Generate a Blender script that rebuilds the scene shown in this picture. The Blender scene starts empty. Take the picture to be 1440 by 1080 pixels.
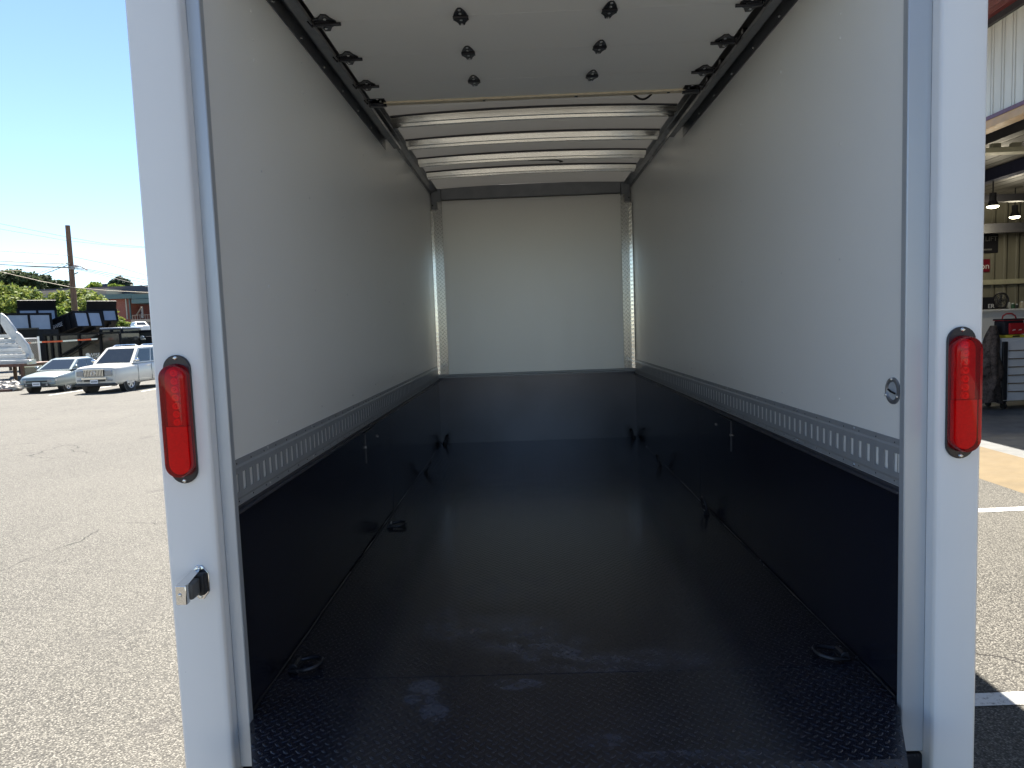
import bpy, math, random
from mathutils import Vector, Matrix, Euler
random.seed(7)
S = bpy.context.scene
COL = S.collection
R = math.radians
# ------------------------------------------------------------------ camera, sky, sun, exposure
cam_d = bpy.data.cameras.new('camera'); cam = bpy.data.objects.new('camera', cam_d); COL.objects.link(cam)
CR = Vector((0.999155, 0.018672, -0.03662)); CU = Vector((0.03493, 0.08398, 0.995855)); CB = Vector((0.02167, -0.996292, 0.083257))
CP = Vector((-0.1013, 0.0, 1.306)); FPX = 984.85
mw = Matrix((CR, CU, CB)).transposed().to_4x4(); mw.translation = CP
cam.matrix_world = mw
cam_d.sensor_width = 36.0; cam_d.lens = FPX / 1440 * 36.0
cam_d.clip_start = 0.05; cam_d.clip_end = 3000
S.camera = cam
SUN = Vector((-0.265, 0.64, 1.0)).normalized()
w = bpy.data.worlds.new('World'); S.world = w; w.use_nodes = True
nt = w.node_tree; sky = nt.nodes.new('ShaderNodeTexSky'); sky.sky_type = 'NISHITA'; sky.sun_disc = False
sky.sun_elevation = math.asin(SUN.z); sky.sun_rotation = math.atan2(SUN.x, SUN.y); sky.altitude = 100; sky.air_density = 0.9; sky.dust_density = 0.0; sky.ozone_density = 3.0
bg = nt.nodes['Background']; bg.inputs['Strength'].default_value = 0.05
nt.links.new(sky.outputs[0], bg.inputs[0])
sd = bpy.data.lights.new('sun', 'SUN'); sd.energy = 5.0; sd.angle = R(0.5); sd.color = (1.0, 0.94, 0.85)
so = bpy.data.objects.new('sun', sd); COL.objects.link(so); so.rotation_euler = SUN.to_track_quat('Z', 'Y').to_euler()
S.view_settings.view_transform = 'Standard'; S.view_settings.look = 'None'; S.view_settings.gamma = 1.0
S.view_settings.exposure = 2.15
S.render.engine = 'CYCLES'
S.cycles.use_denoising = True; S.cycles.max_bounces = 14; S.cycles.diffuse_bounces = 10; S.cycles.glossy_bounces = 6
S.cycles.transparent_max_bounces = 12; S.cycles.sample_clamp_indirect = 6.0

def at(px, py, y):            # point at distance y ahead, for surveyed positions in 1440x1080 photo pixels
    d = -CB + CR * ((px - 720) / FPX) - CU * ((py - 540) / FPX)
    return CP + d * (y / d.y)

# ------------------------------------------------------------------ mesh builder
class MB:
    def __init__(s): s.v = []; s.f = []; s.m = []; s.mi = 0
    def add(s, vs, fs):
        o = len(s.v); s.v += [tuple(p) for p in vs]
        for f in fs: s.f.append(tuple(i + o for i in f)); s.m.append(s.mi)
        return s
    def box(s, x0, x1, y0, y1, z0, z1):
        return s.add([(x0,y0,z0),(x1,y0,z0),(x1,y1,z0),(x0,y1,z0),(x0,y0,z1),(x1,y0,z1),(x1,y1,z1),(x0,y1,z1)],
                     [(0,3,2,1),(4,5,6,7),(0,1,5,4),(1,2,6,5),(2,3,7,6),(3,0,4,7)])
    def bar(s, a, b, w, h=None, up=(0,0,1)):
        a = Vector(a); b = Vector(b); h = h or w; d = (b - a).normalized(); up = Vector(up)
        if abs(d.dot(up)) > .98: up = Vector((1,0,0))
        r = d.cross(up).normalized(); u = r.cross(d)
        vs = []
        for p in (a, b):
            for i, j in ((-1,-1),(1,-1),(1,1),(-1,1)): vs.append(p + r*(i*w/2) + u*(j*h/2))
        return s.add(vs, [(3,2,1,0),(4,5,6,7),(0,1,5,4),(1,2,6,5),(2,3,7,6),(3,0,4,7)])
    def tube(s, pts, r, n=8, closed=False):
        pts = [Vector(p) for p in pts]; N = len(pts); vs = []; fs = []
        rr = r if isinstance(r, (list, tuple)) else [r] * N
        ref = Vector((0.123, 0.31, 0.94)).normalized()
        for i, p in enumerate(pts):
            if closed: d = pts[(i+1) % N] - pts[i-1]
            else: d = pts[min(i+1, N-1)] - pts[max(i-1, 0)]
            d.normalize()
            a = d.cross(ref)
            if a.length < .05: a = d.cross(Vector((1,0,0)))
            a.normalize(); b = d.cross(a)
            for k in range(n):
                t = 2*math.pi*k/n; vs.append(p + (a*math.cos(t) + b*math.sin(t)) * rr[i])
        for i in range(N if closed else N-1):
            for k in range(n):
                j = (i+1) % N
                fs.append((i*n+k, i*n+(k+1) % n, j*n+(k+1) % n, j*n+k))
        if not closed: fs.append(tuple(range(n))[::-1]); fs.append(tuple((N-1)*n+k for k in range(n)))
        return s.add(vs, fs)
    def cyl(s, a, b, r, n=16, r2=None): return s.tube([a, b], [r, r if r2 is None else r2], n)
    def prism(s, poly, fn0, fn1):       # poly of 2-D points, two maps to 3-D
        n = len(poly); vs = [fn0(*p) for p in poly] + [fn1(*p) for p in poly]
        fs = [tuple(range(n))[::-1], tuple(range(n, 2*n))] + [(i, (i+1) % n, n+(i+1) % n, n+i) for i in range(n)]
        return s.add(vs, fs)
    def px(s, poly, y0, y1): return s.prism(poly, lambda a, b: (a, y0, b), lambda a, b: (a, y1, b))   # x,z outline along y
    def pz(s, poly, z0, z1): return s.prism(poly, lambda a, b: (a, b, z0), lambda a, b: (a, b, z1))
    def pyz(s, poly, x0, x1): return s.prism(poly, lambda a, b: (x0, a, b), lambda a, b: (x1, a, b))
    def quad(s, *p): return s.add(p, [tuple(range(len(p)))])
    def slab(s, pts, off):              # flat polygon with thickness along vector off
        n = len(pts); off = Vector(off); vs = [Vector(p) for p in pts] + [Vector(p) + off for p in pts]
        return s.add(vs, [tuple(range(n))[::-1], tuple(range(n, 2*n))] + [(i, (i+1) % n, n+(i+1) % n, n+i) for i in range(n)])
    def sphere(s, c, r, sc=(1,1,1), n=12, m=8):
        vs = []; fs = []
        for i in range(m+1):
            t = math.pi*i/m
            for k in range(n):
                a = 2*math.pi*k/n
                vs.append((c[0]+r*sc[0]*math.sin(t)*math.cos(a), c[1]+r*sc[1]*math.sin(t)*math.sin(a), c[2]+r*sc[2]*math.cos(t)))
        for i in range(m):
            for k in range(n): fs.append((i*n+k, i*n+(k+1) % n, (i+1)*n+(k+1) % n, (i+1)*n+k))
        return s.add(vs, fs)
    def build(s, name, mats, parent=None, smooth=None, bevel=0.0, fix=True):
        me = bpy.data.meshes.new(name); me.from_pydata(s.v, [], s.f); me.update()
        mats = mats if isinstance(mats, (list, tuple)) else [mats]
        for m in mats: me.materials.append(m)
        for p, i in zip(me.polygons, s.m): p.material_index = i
        if fix:
            import bmesh
            bm = bmesh.new(); bm.from_mesh(me); bmesh.ops.recalc_face_normals(bm, faces=bm.faces); bm.to_mesh(me); bm.free()
        o = bpy.data.objects.new(name, me); COL.objects.link(o)
        if parent is not None:
            o.parent = parent
            if parent.type == 'EMPTY': o.location = -parent.location
        if bevel:
            b = o.modifiers.new('bevel', 'BEVEL'); b.width = bevel; b.segments = 2; b.limit_method = 'ANGLE'; b.angle_limit = R(40)
            for p in me.polygons: p.use_smooth = True
            smooth = smooth or 35
        if smooth:
            for p in me.polygons: p.use_smooth = True
            try: me.set_sharp_from_angle(angle=R(smooth))
            except Exception: pass
        return o
def tag(o, label=None, cat=None, group=None, kind=None):
    if label: o['label'] = label
    if cat: o['category'] = cat
    if group: o['group'] = group
    if kind: o['kind'] = kind
    return o
def thing(name, loc, label, cat, group=None):
    o = bpy.data.objects.new(name, None); COL.objects.link(o); o.location = loc; o.empty_display_size = .2
    return tag(o, label, cat, group)
def copy_tree(o, parent=None):
    c = o.copy(); COL.objects.link(c); c.parent = parent
    for ch in list(o.children): copy_tree(ch, c)
    return c

# ------------------------------------------------------------------ materials
class NT:
    def __init__(s, name):
        s.m = bpy.data.materials.new(name); s.m.use_nodes = True; s.t = s.m.node_tree; s.n = s.t.nodes
        s.b = s.n['Principled BSDF']; s.out = s.n['Material Output']
    def new(s, t, **k):
        x = s.n.new(t)
        for a, v in k.items():
            if hasattr(x, a): setattr(x, a, v)
            else: x.inputs[a].default_value = v
        return x
    def put(s, sock, v):
        if isinstance(v, bpy.types.NodeSocket): s.t.links.new(v, sock)
        else: sock.default_value = v
    def math(s, op, a, b=0.0, c=None):
        x = s.new('ShaderNodeMath', operation=op); s.put(x.inputs[0], a); s.put(x.inputs[1], b)
        if c is not None: s.put(x.inputs[2], c)
        return x.outputs[0]
    def coord(s, scale=(1,1,1), kind='Object'):
        tc = s.new('ShaderNodeTexCoord'); mp = s.new('ShaderNodeMapping'); mp.inputs['Scale'].default_value = scale
        s.t.links.new(tc.outputs[kind], mp.inputs[0]); return mp.outputs[0]
    def noise(s, vec, scale, detail=4, rough=.6, col=False):
        x = s.new('ShaderNodeTexNoise'); s.put(x.inputs['Vector'], vec); x.inputs['Scale'].default_value = scale
        x.inputs['Detail'].default_value = detail; x.inputs['Roughness'].default_value = rough
        return x.outputs['Color' if col else 'Fac']
    def ramp(s, f, stops):
        x = s.new('ShaderNodeValToRGB'); s.put(x.inputs[0], f); e = x.color_ramp.elements
        while len(e) > 1: e.remove(e[-1])
        e[0].position = stops[0][0]; e[0].color = (*stops[0][1], 1) if len(stops[0][1]) == 3 else stops[0][1]
        for p, c in stops[1:]: k = e.new(p); k.color = (*c, 1)
        return x.outputs[0]
    def mix(s, f, a, b, mode='MIX'):
        x = s.new('ShaderNodeMix', data_type='RGBA', blend_type=mode)
        s.put(x.inputs[0], f); s.put(x.inputs[6], a if isinstance(a, bpy.types.NodeSocket) else (*a, 1)); s.put(x.inputs[7], b if isinstance(b, bpy.types.NodeSocket) else (*b, 1))
        return x.outputs[2]
    def maprange(s, f, a, b, c, d):
        x = s.new('ShaderNodeMapRange'); s.put(x.inputs[0], f)
        for i, v in enumerate((a, b, c, d)): x.inputs[1+i].default_value = v
        return x.outputs[0]
    def bump(s, h, strength=.3, dist=.01):
        x = s.new('ShaderNodeBump'); x.inputs['Strength'].default_value = strength; x.inputs['Distance'].default_value = dist
        s.put(x.inputs['Height'], h); s.t.links.new(x.outputs[0], s.b.inputs['Normal']); return x
    def base(s, v): s.put(s.b.inputs['Base Color'], v if isinstance(v, bpy.types.NodeSocket) else (*v, 1))
def simple(name, col, rough=.5, metal=0.0, var=.12, nscale=6.0, rv=.08, bump=0.0, bscale=60, coat=0.0, stretch=(1,1,1), spec=None):
    t = NT(name); v = t.coord(stretch); n = t.noise(v, nscale, 5)
    a = tuple(c*(1-var) for c in col); b = tuple(min(1, c*(1+var)) for c in col)
    t.base(t.ramp(n, [(.3, a), (.7, b)])); t.b.inputs['Metallic'].default_value = metal
    t.put(t.b.inputs['Roughness'], t.maprange(t.noise(v, nscale*2.3, 4), .3, .7, max(.02, rough-rv), min(1, rough+rv)))
    if bump: t.bump(t.noise(v, bscale, 3), bump, .005)
    if coat: t.b.inputs['Coat Weight'].default_value = coat; t.b.inputs['Coat Roughness'].default_value = .05
    if spec is not None: t.b.inputs['Specular IOR Level'].default_value = spec
    return t.m
def diamond(t, pitch, strength, dist):
    v = t.coord(); sx = t.new('ShaderNodeSeparateXYZ'); t.t.links.new(v, sx.inputs[0]); return sx
def diamond_height(t, a, b, pitch):     # tread plate: crossed lozenges on a chequered diagonal grid
    u = t.math('MULTIPLY', t.math('ADD', a, b), 1/pitch); v = t.math('MULTIPLY', t.math('SUBTRACT', a, b), 1/pitch)
    iu = t.math('FLOOR', u); iv = t.math('FLOOR', v)
    fu = t.math('ABSOLUTE', t.math('SUBTRACT', t.math('SUBTRACT', u, iu), .5)); fv = t.math('ABSOLUTE', t.math('SUBTRACT', t.math('SUBTRACT', v, iv), .5))
    par = t.math('ABSOLUTE', t.math('MODULO', t.math('ADD', iu, iv), 2.0))
    def ell(x, y, p, q): return t.math('ADD', t.math('POWER', t.math('DIVIDE', x, p), 2.0), t.math('POWER', t.math('DIVIDE', y, q), 2.0))
    e1 = ell(fu, fv, .47, .15); e2 = ell(fu, fv, .15, .47)
    e = t.math('ADD', t.math('MULTIPLY', e1, par), t.math('MULTIPLY', e2, t.math('SUBTRACT', 1.0, par)))
    return t.maprange(e, 1.15, .45, 0.0, 1.0)
def tread_black(name, pitch, strength, scuffs):
    t = NT(name); v = t.coord(); sx = t.new('ShaderNodeSeparateXYZ'); t.t.links.new(v, sx.inputs[0])
    h = diamond_height(t, sx.outputs[0], sx.outputs[1], pitch)
    n1 = t.noise(v, 1.3, 6, .65); n2 = t.noise(v, 9, 6, .7); n3 = t.noise(v, 70, 3)
    dust = t.math('MULTIPLY', t.maprange(n1, .5, .8, 0, .6), t.maprange(n2, .4, .75, .1, 1))
    for (cx, cy, rx, ry, k) in scuffs:
        d = t.math('ADD', t.math('POWER', t.math('DIVIDE', t.math('SUBTRACT', sx.outputs[0], cx), rx), 2.0), t.math('POWER', t.math('DIVIDE', t.math('SUBTRACT', sx.outputs[1], cy), ry), 2.0))
        mk = t.math('MULTIPLY', t.maprange(d, 1.0, .35, 0, k), t.maprange(n2, .42, .58, 0.05, 1))
        dust = t.math('ADD', dust, mk)
    c = t.mix(t.math('MINIMUM', t.math('MULTIPLY', dust, .8), 1.0), (.0085, .010, .018), (.06, .064, .085))
    t.base(t.mix(t.math('MULTIPLY', h, .7), c, (.034, .037, .052)))
    t.put(t.b.inputs['Roughness'], t.math('ADD', t.maprange(n2, .3, .7, .19, .235), t.math('MULTIPLY', dust, .03)))
    t.bump(t.math('ADD', h, t.math('MULTIPLY', n3, .05)), strength, .003)
    t.b.inputs['Specular IOR Level'].default_value = .8
    return t.m
def tread_bright(name):
    t = NT(name); v = t.coord(); sx = t.new('ShaderNodeSeparateXYZ'); t.t.links.new(v, sx.inputs[0])
    h = diamond_height(t, sx.outputs[0], sx.outputs[2], .045)
    t.base((.78, .77, .74)); t.b.inputs['Metallic'].default_value = 1.0
    t.put(t.b.inputs['Roughness'], t.maprange(t.noise(v, 12, 4), .3, .7, .09, .15)); t.bump(h, .35, .006)
    return t.m
def wall_white(name, col, rough=.34, vertical=True):
    t = NT(name); v = t.coord((3, 3, .25) if vertical else (.3, 3, 3)); n = t.noise(v, 3.0, 6, .65); m = t.noise(t.coord(), 1.2, 4)
    t.base(t.mix(t.maprange(m, .3, .7, 0, 1), tuple(c*.975 for c in col), col))
    t.put(t.b.inputs['Roughness'], t.maprange(n, .3, .7, rough, rough+.03))
    t.bump(t.noise(t.coord((1, 1, .35)), 4, 2), .03, .02)
    return t.m
M = {}
def post_paint():
    t = NT('white_gloss_paint'); v = t.coord(); n = t.noise(v, 1.5, 3); sp = t.noise(v, 55, 2, .5); sm = t.noise(t.coord((1, 1, .2)), 5, 5, .7)
    c = t.mix(t.maprange(n, .3, .7, 0, 1), (.78, .78, .785), (.82, .82, .82)); c = t.mix(t.maprange(sp, .77, .80, 0, .55), c, (.30, .28, .25)); c = t.mix(t.maprange(sm, .60, .78, 0, .16), c, (.50, .48, .45))
    t.base(c); t.b.inputs['Roughness'].default_value = .36; t.bump(t.noise(t.coord((1, 1, .15)), 6, 2), .05, .02); return t.m
M['post'] = post_paint()
M['jamb'] = simple('satin_grey_aluminium', (.47, .50, .54), .35, .3, .03, 2, .05, stretch=(3, 3, .3))
M['wall'] = wall_white('white_wall_sheet', (.91, .91, .89), .33)
M['backwall'] = wall_white('white_aluminium_sheet', (.90, .89, .85), .42)
M['backwall'].node_tree.nodes['Principled BSDF'].inputs['Metallic'].default_value = .35
M['door'] = wall_white('white_door_panel', (.90, .90, .88), .42, False)
M['roof'] = wall_white('grey_translucent_roof_skin', (.46, .45, .42), .36, False)
def thin_skin(m):                  # slight translucency added to the roof sheet to brighten the interior
    t = m.node_tree; p = t.nodes['Principled BSDF']; o = t.nodes['Material Output']; tl = t.nodes.new('ShaderNodeBsdfTranslucent'); tl.inputs[0].default_value = (.9, .87, .80, 1)
    mx = t.nodes.new('ShaderNodeMixShader'); mx.inputs[0].default_value = .014; t.links.new(p.outputs[0], mx.inputs[1]); t.links.new(tl.outputs[0], mx.inputs[2]); t.links.new(mx.outputs[0], o.inputs[0])
thin_skin(M['roof'])
M['blackpanel'] = simple('black_gloss_panel', (.0115, .013, .022), .20, 0, .1, 1.5, .03)
M['headboard'] = simple('black_worn_headboard', (.075, .078, .095), .22, .6, .12, 2.0, .03, .02, 5)
M['tread'] = tread_black('black_tread_plate', .040, .55, [(-.25, 2.9, .3, .22, 1.0), (-.5, 3.0, .12, .2, .9), (-.3, 3.4, .35, .25, .6), (.2, 2.62, .45, .12, 1.0), (-.05, 2.75, .2, .15, 1.0)])
M['treadnear'] = tread_black('black_tread_plate_coarse', .040, .8, [(-.52, 2.42, .075, .10, 2.4), (-.46, 2.30, .06, .08, 2.4), (-.18, 2.46, .12, .05, 1.6), (.1, 2.1, .1, .05, .9), (.35, 2.02, .3, .03, .7)])
M['bright'] = tread_bright('bright_tread_plate')
M['galv'] = simple('galvanised_steel', (.78, .77, .73), .16, 1, .08, 8, .06, stretch=(.3, 4, 4))
M['steel'] = simple('dark_zinc_steel', (.24, .25, .27), .38, .6, .12, 6, .08)
M['etrack'] = simple('grey_powder_steel', (.35, .365, .39), .40, .2, .06, 10, .05)
M['blackmetal'] = simple('black_metal', (.035, .035, .042), .22, .4, .2, 12, .06)
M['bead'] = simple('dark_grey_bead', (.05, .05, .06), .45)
M['rubber'] = simple('black_rubber', (.018, .018, .019), .62, 0, .2, 20, .08)
M['chrome'] = simple('chrome', (.75, .75, .75), .14, 1, .03, 10, .05)
M['cream'] = simple('cream_wood_edge', (.72, .63, .47), .6, 0, .1, 20, .08)
M['screw'] = simple('zinc_screw', (.7, .7, .7), .28, 1, .05, 10, .05)
def red_lens():
    t = NT('red_lens'); tr = t.new('ShaderNodeBsdfTransparent'); tr.inputs[0].default_value = (.97, .09, .08, 1)
    gl = t.new('ShaderNodeBsdfGlossy'); gl.inputs['Roughness'].default_value = .06; gl.inputs[0].default_value = (1, .9, .9, 1)
    df = t.new('ShaderNodeBsdfDiffuse'); df.inputs[0].default_value = (.85, .012, .02, 1)
    fr = t.new('ShaderNodeFresnel'); fr.inputs[0].default_value = 1.33
    m1 = t.new('ShaderNodeMixShader'); m1.inputs[0].default_value = .2
    t.t.links.new(tr.outputs[0], m1.inputs[1]); t.t.links.new(df.outputs[0], m1.inputs[2])
    m2 = t.new('ShaderNodeMixShader'); t.t.links.new(fr.outputs[0], m2.inputs[0]); t.t.links.new(m1.outputs[0], m2.inputs[1]); t.t.links.new(gl.outputs[0], m2.inputs[2])
    t.t.links.new(m2.outputs[0], t.out.inputs[0]); return t.m
M['lens'] = red_lens()
M['ledplate'] = simple('red_black_led_board', (.45, .02, .02), .35, 0, .2, 60, .1)
M['reflector'] = simple('red_reflector', (.75, .05, .045), .35, 0, .15, 160, .1, .3, 300)
M['led'] = simple('red_led_dome', (.95, .10, .08), .15, 0, .1, 30, .05, coat=.6)
def asphalt():
    t = NT('worn_asphalt'); v = t.coord()
    vo = t.new('ShaderNodeTexVoronoi'); vo.feature = 'F1'; t.put(vo.inputs['Vector'], v); vo.inputs['Scale'].default_value = 105
    sep = t.new('ShaderNodeSeparateColor'); t.t.links.new(vo.outputs['Color'], sep.inputs[0])
    stone = t.ramp(sep.outputs[0], [(0, (.034, .0325, .029)), (.2, (.083, .079, .0685)), (.6, (.128, .121, .104)), (1, (.23, .218, .19))])
    edge = t.maprange(vo.outputs['Distance'], .35, .75, 0, 1)
    c = t.mix(edge, stone, (.036, .0345, .031))
    big = t.noise(v, .35, 5); mid = t.noise(v, 2.2, 6, .7)
    c = t.mix(t.maprange(big, .35, .65, 0, .3), c, (.128, .121, .104))
    c = t.mix(t.maprange(mid, .55, .8, 0, .5), c, (.074, .07, .062))
    tr = t.noise(t.coord((.5, .12, 1)), 3.0, 5, .6); c = t.mix(t.maprange(tr, .56, .72, 0, .3), c, (.078, .074, .067)); oil = t.noise(v, 1.7, 2, .4); c = t.mix(t.maprange(oil, .70, .76, 0, .45), c, (.05, .047, .044))
    # hairline cracks
    dn = t.noise(v, 1.1, 5, .6, True); mx = t.mix(.35, v, dn); cr = t.new('ShaderNodeTexVoronoi'); cr.feature = 'DISTANCE_TO_EDGE'; t.put(cr.inputs['Vector'], mx); cr.inputs['Scale'].default_value = .55
    ck = t.math('MULTIPLY', t.maprange(cr.outputs['Distance'], .004, .0015, 0, 1), t.maprange(t.noise(v, .5, 3), .48, .55, 0, 1))
    c = t.mix(ck, c, (.03, .028, .026)); t.base(c)
    t.b.inputs['Roughness'].default_value = .88; t.b.inputs['Specular IOR Level'].default_value = .25
    hh = t.math('SUBTRACT', t.math('SUBTRACT', 0.0, vo.outputs['Distance']), t.math('MULTIPLY', ck, 1.5))
    t.bump(hh, .75, .008); return t.m
M['asphalt'] = asphalt()
def paint_line():
    t = NT('worn_white_road_paint'); v = t.coord(); n = t.noise(v, 40, 5, .75)
    t.base(t.ramp(n, [(.34, (.22, .21, .19)), (.46, (.62, .61, .57))])); t.b.inputs['Roughness'].default_value = .8
    t.bump(t.noise(v, 80, 3), .5, .006); return t.m
M['line'] = paint_line()
M['tan'] = simple('tan_concrete', (.125, .092, .047), .85, 0, .14, 3, .05, .3, 120)
M['slab'] = simple('grey_sealed_concrete', (.165, .168, .166), .45, 0, .12, 1.5, .12)
M['grass'] = simple('dry_grass', (.16, .19, .05), .9, 0, .45, 3, .05, .8, 60)
M['rock'] = simple('pale_rock', (.33, .31, .28), .9, 0, .35, 5, .05, .8, 14)
def ribbed(name, col, axis, pitch, rough=.45, depth=.5, metal=0.0):
    t = NT(name); v = t.coord(); sx = t.new('ShaderNodeSeparateXYZ'); t.t.links.new(v, sx.inputs[0])
    f = t.math('FRACT', t.math('MULTIPLY', sx.outputs[axis], 1/pitch)); d = t.math('ABSOLUTE', t.math('SUBTRACT', f, .5))
    t.bump(t.maprange(d, .32, .42, 0, 1), depth, .03); n = t.noise(t.coord((2, 2, .3)), 2, 5)
    t.base(t.mix(t.maprange(n, .35, .7, 0, 1), col, tuple(c*.8 for c in col))); t.b.inputs['Roughness'].default_value = rough; t.b.inputs['Metallic'].default_value = metal
    return t.m
M['facade'] = ribbed('cream_ribbed_siding', (.62, .60, .52), 1, .2, .45, 1.0)
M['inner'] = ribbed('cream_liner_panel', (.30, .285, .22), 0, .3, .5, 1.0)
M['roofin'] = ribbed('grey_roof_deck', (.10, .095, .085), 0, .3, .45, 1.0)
M['maroon'] = ribbed('maroon_soffit', (.17, .03, .03), 0, .12, .4, .8)
M['maroontrim'] = simple('maroon_trim', (.10, .025, .05), .4)
M['tantrim'] = simple('tan_metal_trim', (.44, .25, .09), .4)
M['girder'] = simple('dark_steel_beam', (.03, .03, .035), .5)
M['bluebeam'] = simple('navy_steel_beam', (.02, .025, .06), .45)
M['white'] = simple('white_enamel', (.78, .79, .8), .38, 0, .03, 5, .03)
M['palebeam'] = simple('pale_yellow_beam', (.55, .53, .38), .5)
def emis(name, col, s):
    t = NT(name); t.base(col); t.b.inputs['Emission Color'].default_value = (*col, 1); t.b.inputs['Emission Strength'].default_value = s; return t.m
M['lamp'] = emis('lit_lamp_diffuser', (1, .95, .72), 2.2)
def flat(name, col, r=.6): return simple(name, col, r, 0, .06, 12, .05)
M['red'] = flat('red_fabric', (.42, .015, .02)); M['navyfab'] = flat('black_fabric', (.012, .012, .018), .8); M['yellow'] = flat('yellow_plastic', (.75, .62, .06))
M['whitetext'] = flat('white_print', (.8, .8, .8)); M['maroonsign'] = flat('maroon_sign', (.2, .01, .03), .35)
def camo():
    t = NT('brown_camouflage_cloth'); v = t.coord(); n = t.noise(v, 9, 6, .75)
    t.base(t.ramp(n, [(.33, (.012, .010, .009)), (.46, (.06, .045, .038)), (.56, (.13, .10, .085)), (.66, (.03, .024, .02)), (.74, (.2, .17, .14))])); t.b.inputs['Roughness'].default_value = .95; return t.m
M['camo'] = camo()
# cars
M['silvergreen'] = simple('silver_green_paint', (.20, .24, .245), .36, .3, .03, 4, .02, coat=.7)
M['pearl'] = simple('pearl_white_paint', (.60, .58, .52), .36, .0, .02, 4, .02, coat=.7)
M['whitecar'] = simple('white_paint', (.7, .7, .7), .36, 0, .02, 4, .02, coat=.6)
M['glass'] = simple('dark_car_glass', (.015, .018, .02), .06, 0, .1, 3, .02, spec=.9)
M['headlamp'] = simple('clear_headlamp', (.30, .32, .34), .1, .4, .15, 12, .05)
M['amber'] = flat('amber_lens', (.8, .25, .02), .2)
M['tyre'] = simple('tyre_rubber', (.018, .018, .018), .75, 0, .2, 20, .08)
M['rim'] = simple('alloy_rim', (.5, .5, .52), .3, .8, .1, 12, .06)
M['plastic'] = simple('dark_plastic', (.02, .02, .022), .55)
M['trailerblack'] = simple('black_trailer_paint', (.012, .012, .014), .6, 0, .2, 3, .08, .12, 5, spec=.1)
M['trailerside'] = simple('black_wavy_side_sheet', (.03, .029, .026), .16, 0, .3, 2, .06, .25, 3.5)
M['greypanel'] = simple('smooth_grey_sheet', (.27, .30, .36), .35, .2, .06, 3, .05)
M['alu'] = simple('aluminium', (.50, .50, .49), .42, .35, .1, 6, .06)
M['rust'] = simple('rusty_brown_steel', (.10, .045, .03), .7, 0, .3, 8, .08)
M['link'] = simple('galvanised_mesh', (.32, .32, .31), .5, .6)
def tape():
    t = NT('red_white_tape'); v = t.coord(); sx = t.new('ShaderNodeSeparateXYZ'); t.t.links.new(v, sx.inputs[0])
    f = t.math('GREATER_THAN', t.math('FRACT', t.math('MULTIPLY', sx.outputs[0], .98)), .52)
    t.base(t.mix(f, (.78, .76, .72), (.62, .10, .03))); t.b.inputs['Roughness'].default_value = .5; return t.m
M['tape'] = tape()
M['wood'] = simple('weathered_pole_wood', (.17, .10, .065), .9, 0, .35, 2, .05, .6, 30, stretch=(6, 6, .5))
M['cabledark'] = flat('black_cable', (.03, .03, .035)); M['cablelight'] = flat('pale_cable', (.50, .42, .30)); M['splice'] = flat('dark_red_splice_case', (.10, .02, .03))
def brick():
    t = NT('red_brick'); v = t.coord(); b = t.new('ShaderNodeTexBrick'); b.inputs['Scale'].default_value = 3.0
    mp = t.new('ShaderNodeMapping'); t.put(mp.inputs[0], v); mp.inputs['Rotation'].default_value = (R(90), 0, 0); t.t.links.new(mp.outputs[0], b.inputs['Vector'])
    b.inputs['Color1'].default_value = (.33, .10, .065, 1); b.inputs['Color2'].default_value = (.26, .075, .05, 1); b.inputs['Mortar'].default_value = (.30, .22, .18, 1); b.inputs['Mortar Size'].default_value = .012
    t.base(b.outputs[0]); t.b.inputs['Roughness'].default_value = .85; return t.m
M['brick'] = brick()
M['bldtan'] = simple('tan_stucco', (.40, .32, .25), .85, 0, .08, .3, .04); M['bldbeige'] = simple('beige_panel', (.5, .46, .38), .8)
M['navytrim'] = flat('dark_slate_roof_edge', (.035, .04, .06)); M['teal'] = flat('teal_metal_trim', (.10, .16, .155)); M['bark'] = simple('bark', (.09, .07, .05), .9, 0, .3, 6, .05, .6, 20)
def leaf(name, c1, c2, c3):
    t = NT(name); g = t.new('ShaderNodeNewGeometry'); n = t.noise(t.coord(), .8, 3)
    f = t.math('ADD', t.math('MULTIPLY', g.outputs['Random Per Island'], .7), t.math('MULTIPLY', n, .4))
    t.base(t.ramp(f, [(.15, c1), (.55, c2), (.9, c3)])); t.b.inputs['Roughness'].default_value = .7; t.b.inputs['Specular IOR Level'].default_value = .15
    tl = t.new('ShaderNodeBsdfTranslucent'); t.put(tl.inputs[0], t.ramp(f, [(.15, c2), (.9, c3)])); mx = t.new('ShaderNodeMixShader'); mx.inputs[0].default_value = .3
    t.t.links.new(t.b.outputs[0], mx.inputs[1]); t.t.links.new(tl.outputs[0], mx.inputs[2]); t.t.links.new(mx.outputs[0], t.out.inputs[0]); return t.m
M['leafmid'] = leaf('green_leaves', (.045, .085, .022), (.11, .17, .035), (.24, .26, .06))
M['leafyel'] = leaf('yellow_green_leaves', (.07, .12, .02), (.13, .2, .035), (.22, .28, .05))
M['leafdark'] = leaf('dark_leaves', (.02, .04, .018), (.04, .065, .03), (.08, .10, .05))
M['leafblue'] = leaf('dark_needles', (.016, .032, .022), (.028, .05, .034), (.05, .075, .05))

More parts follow.
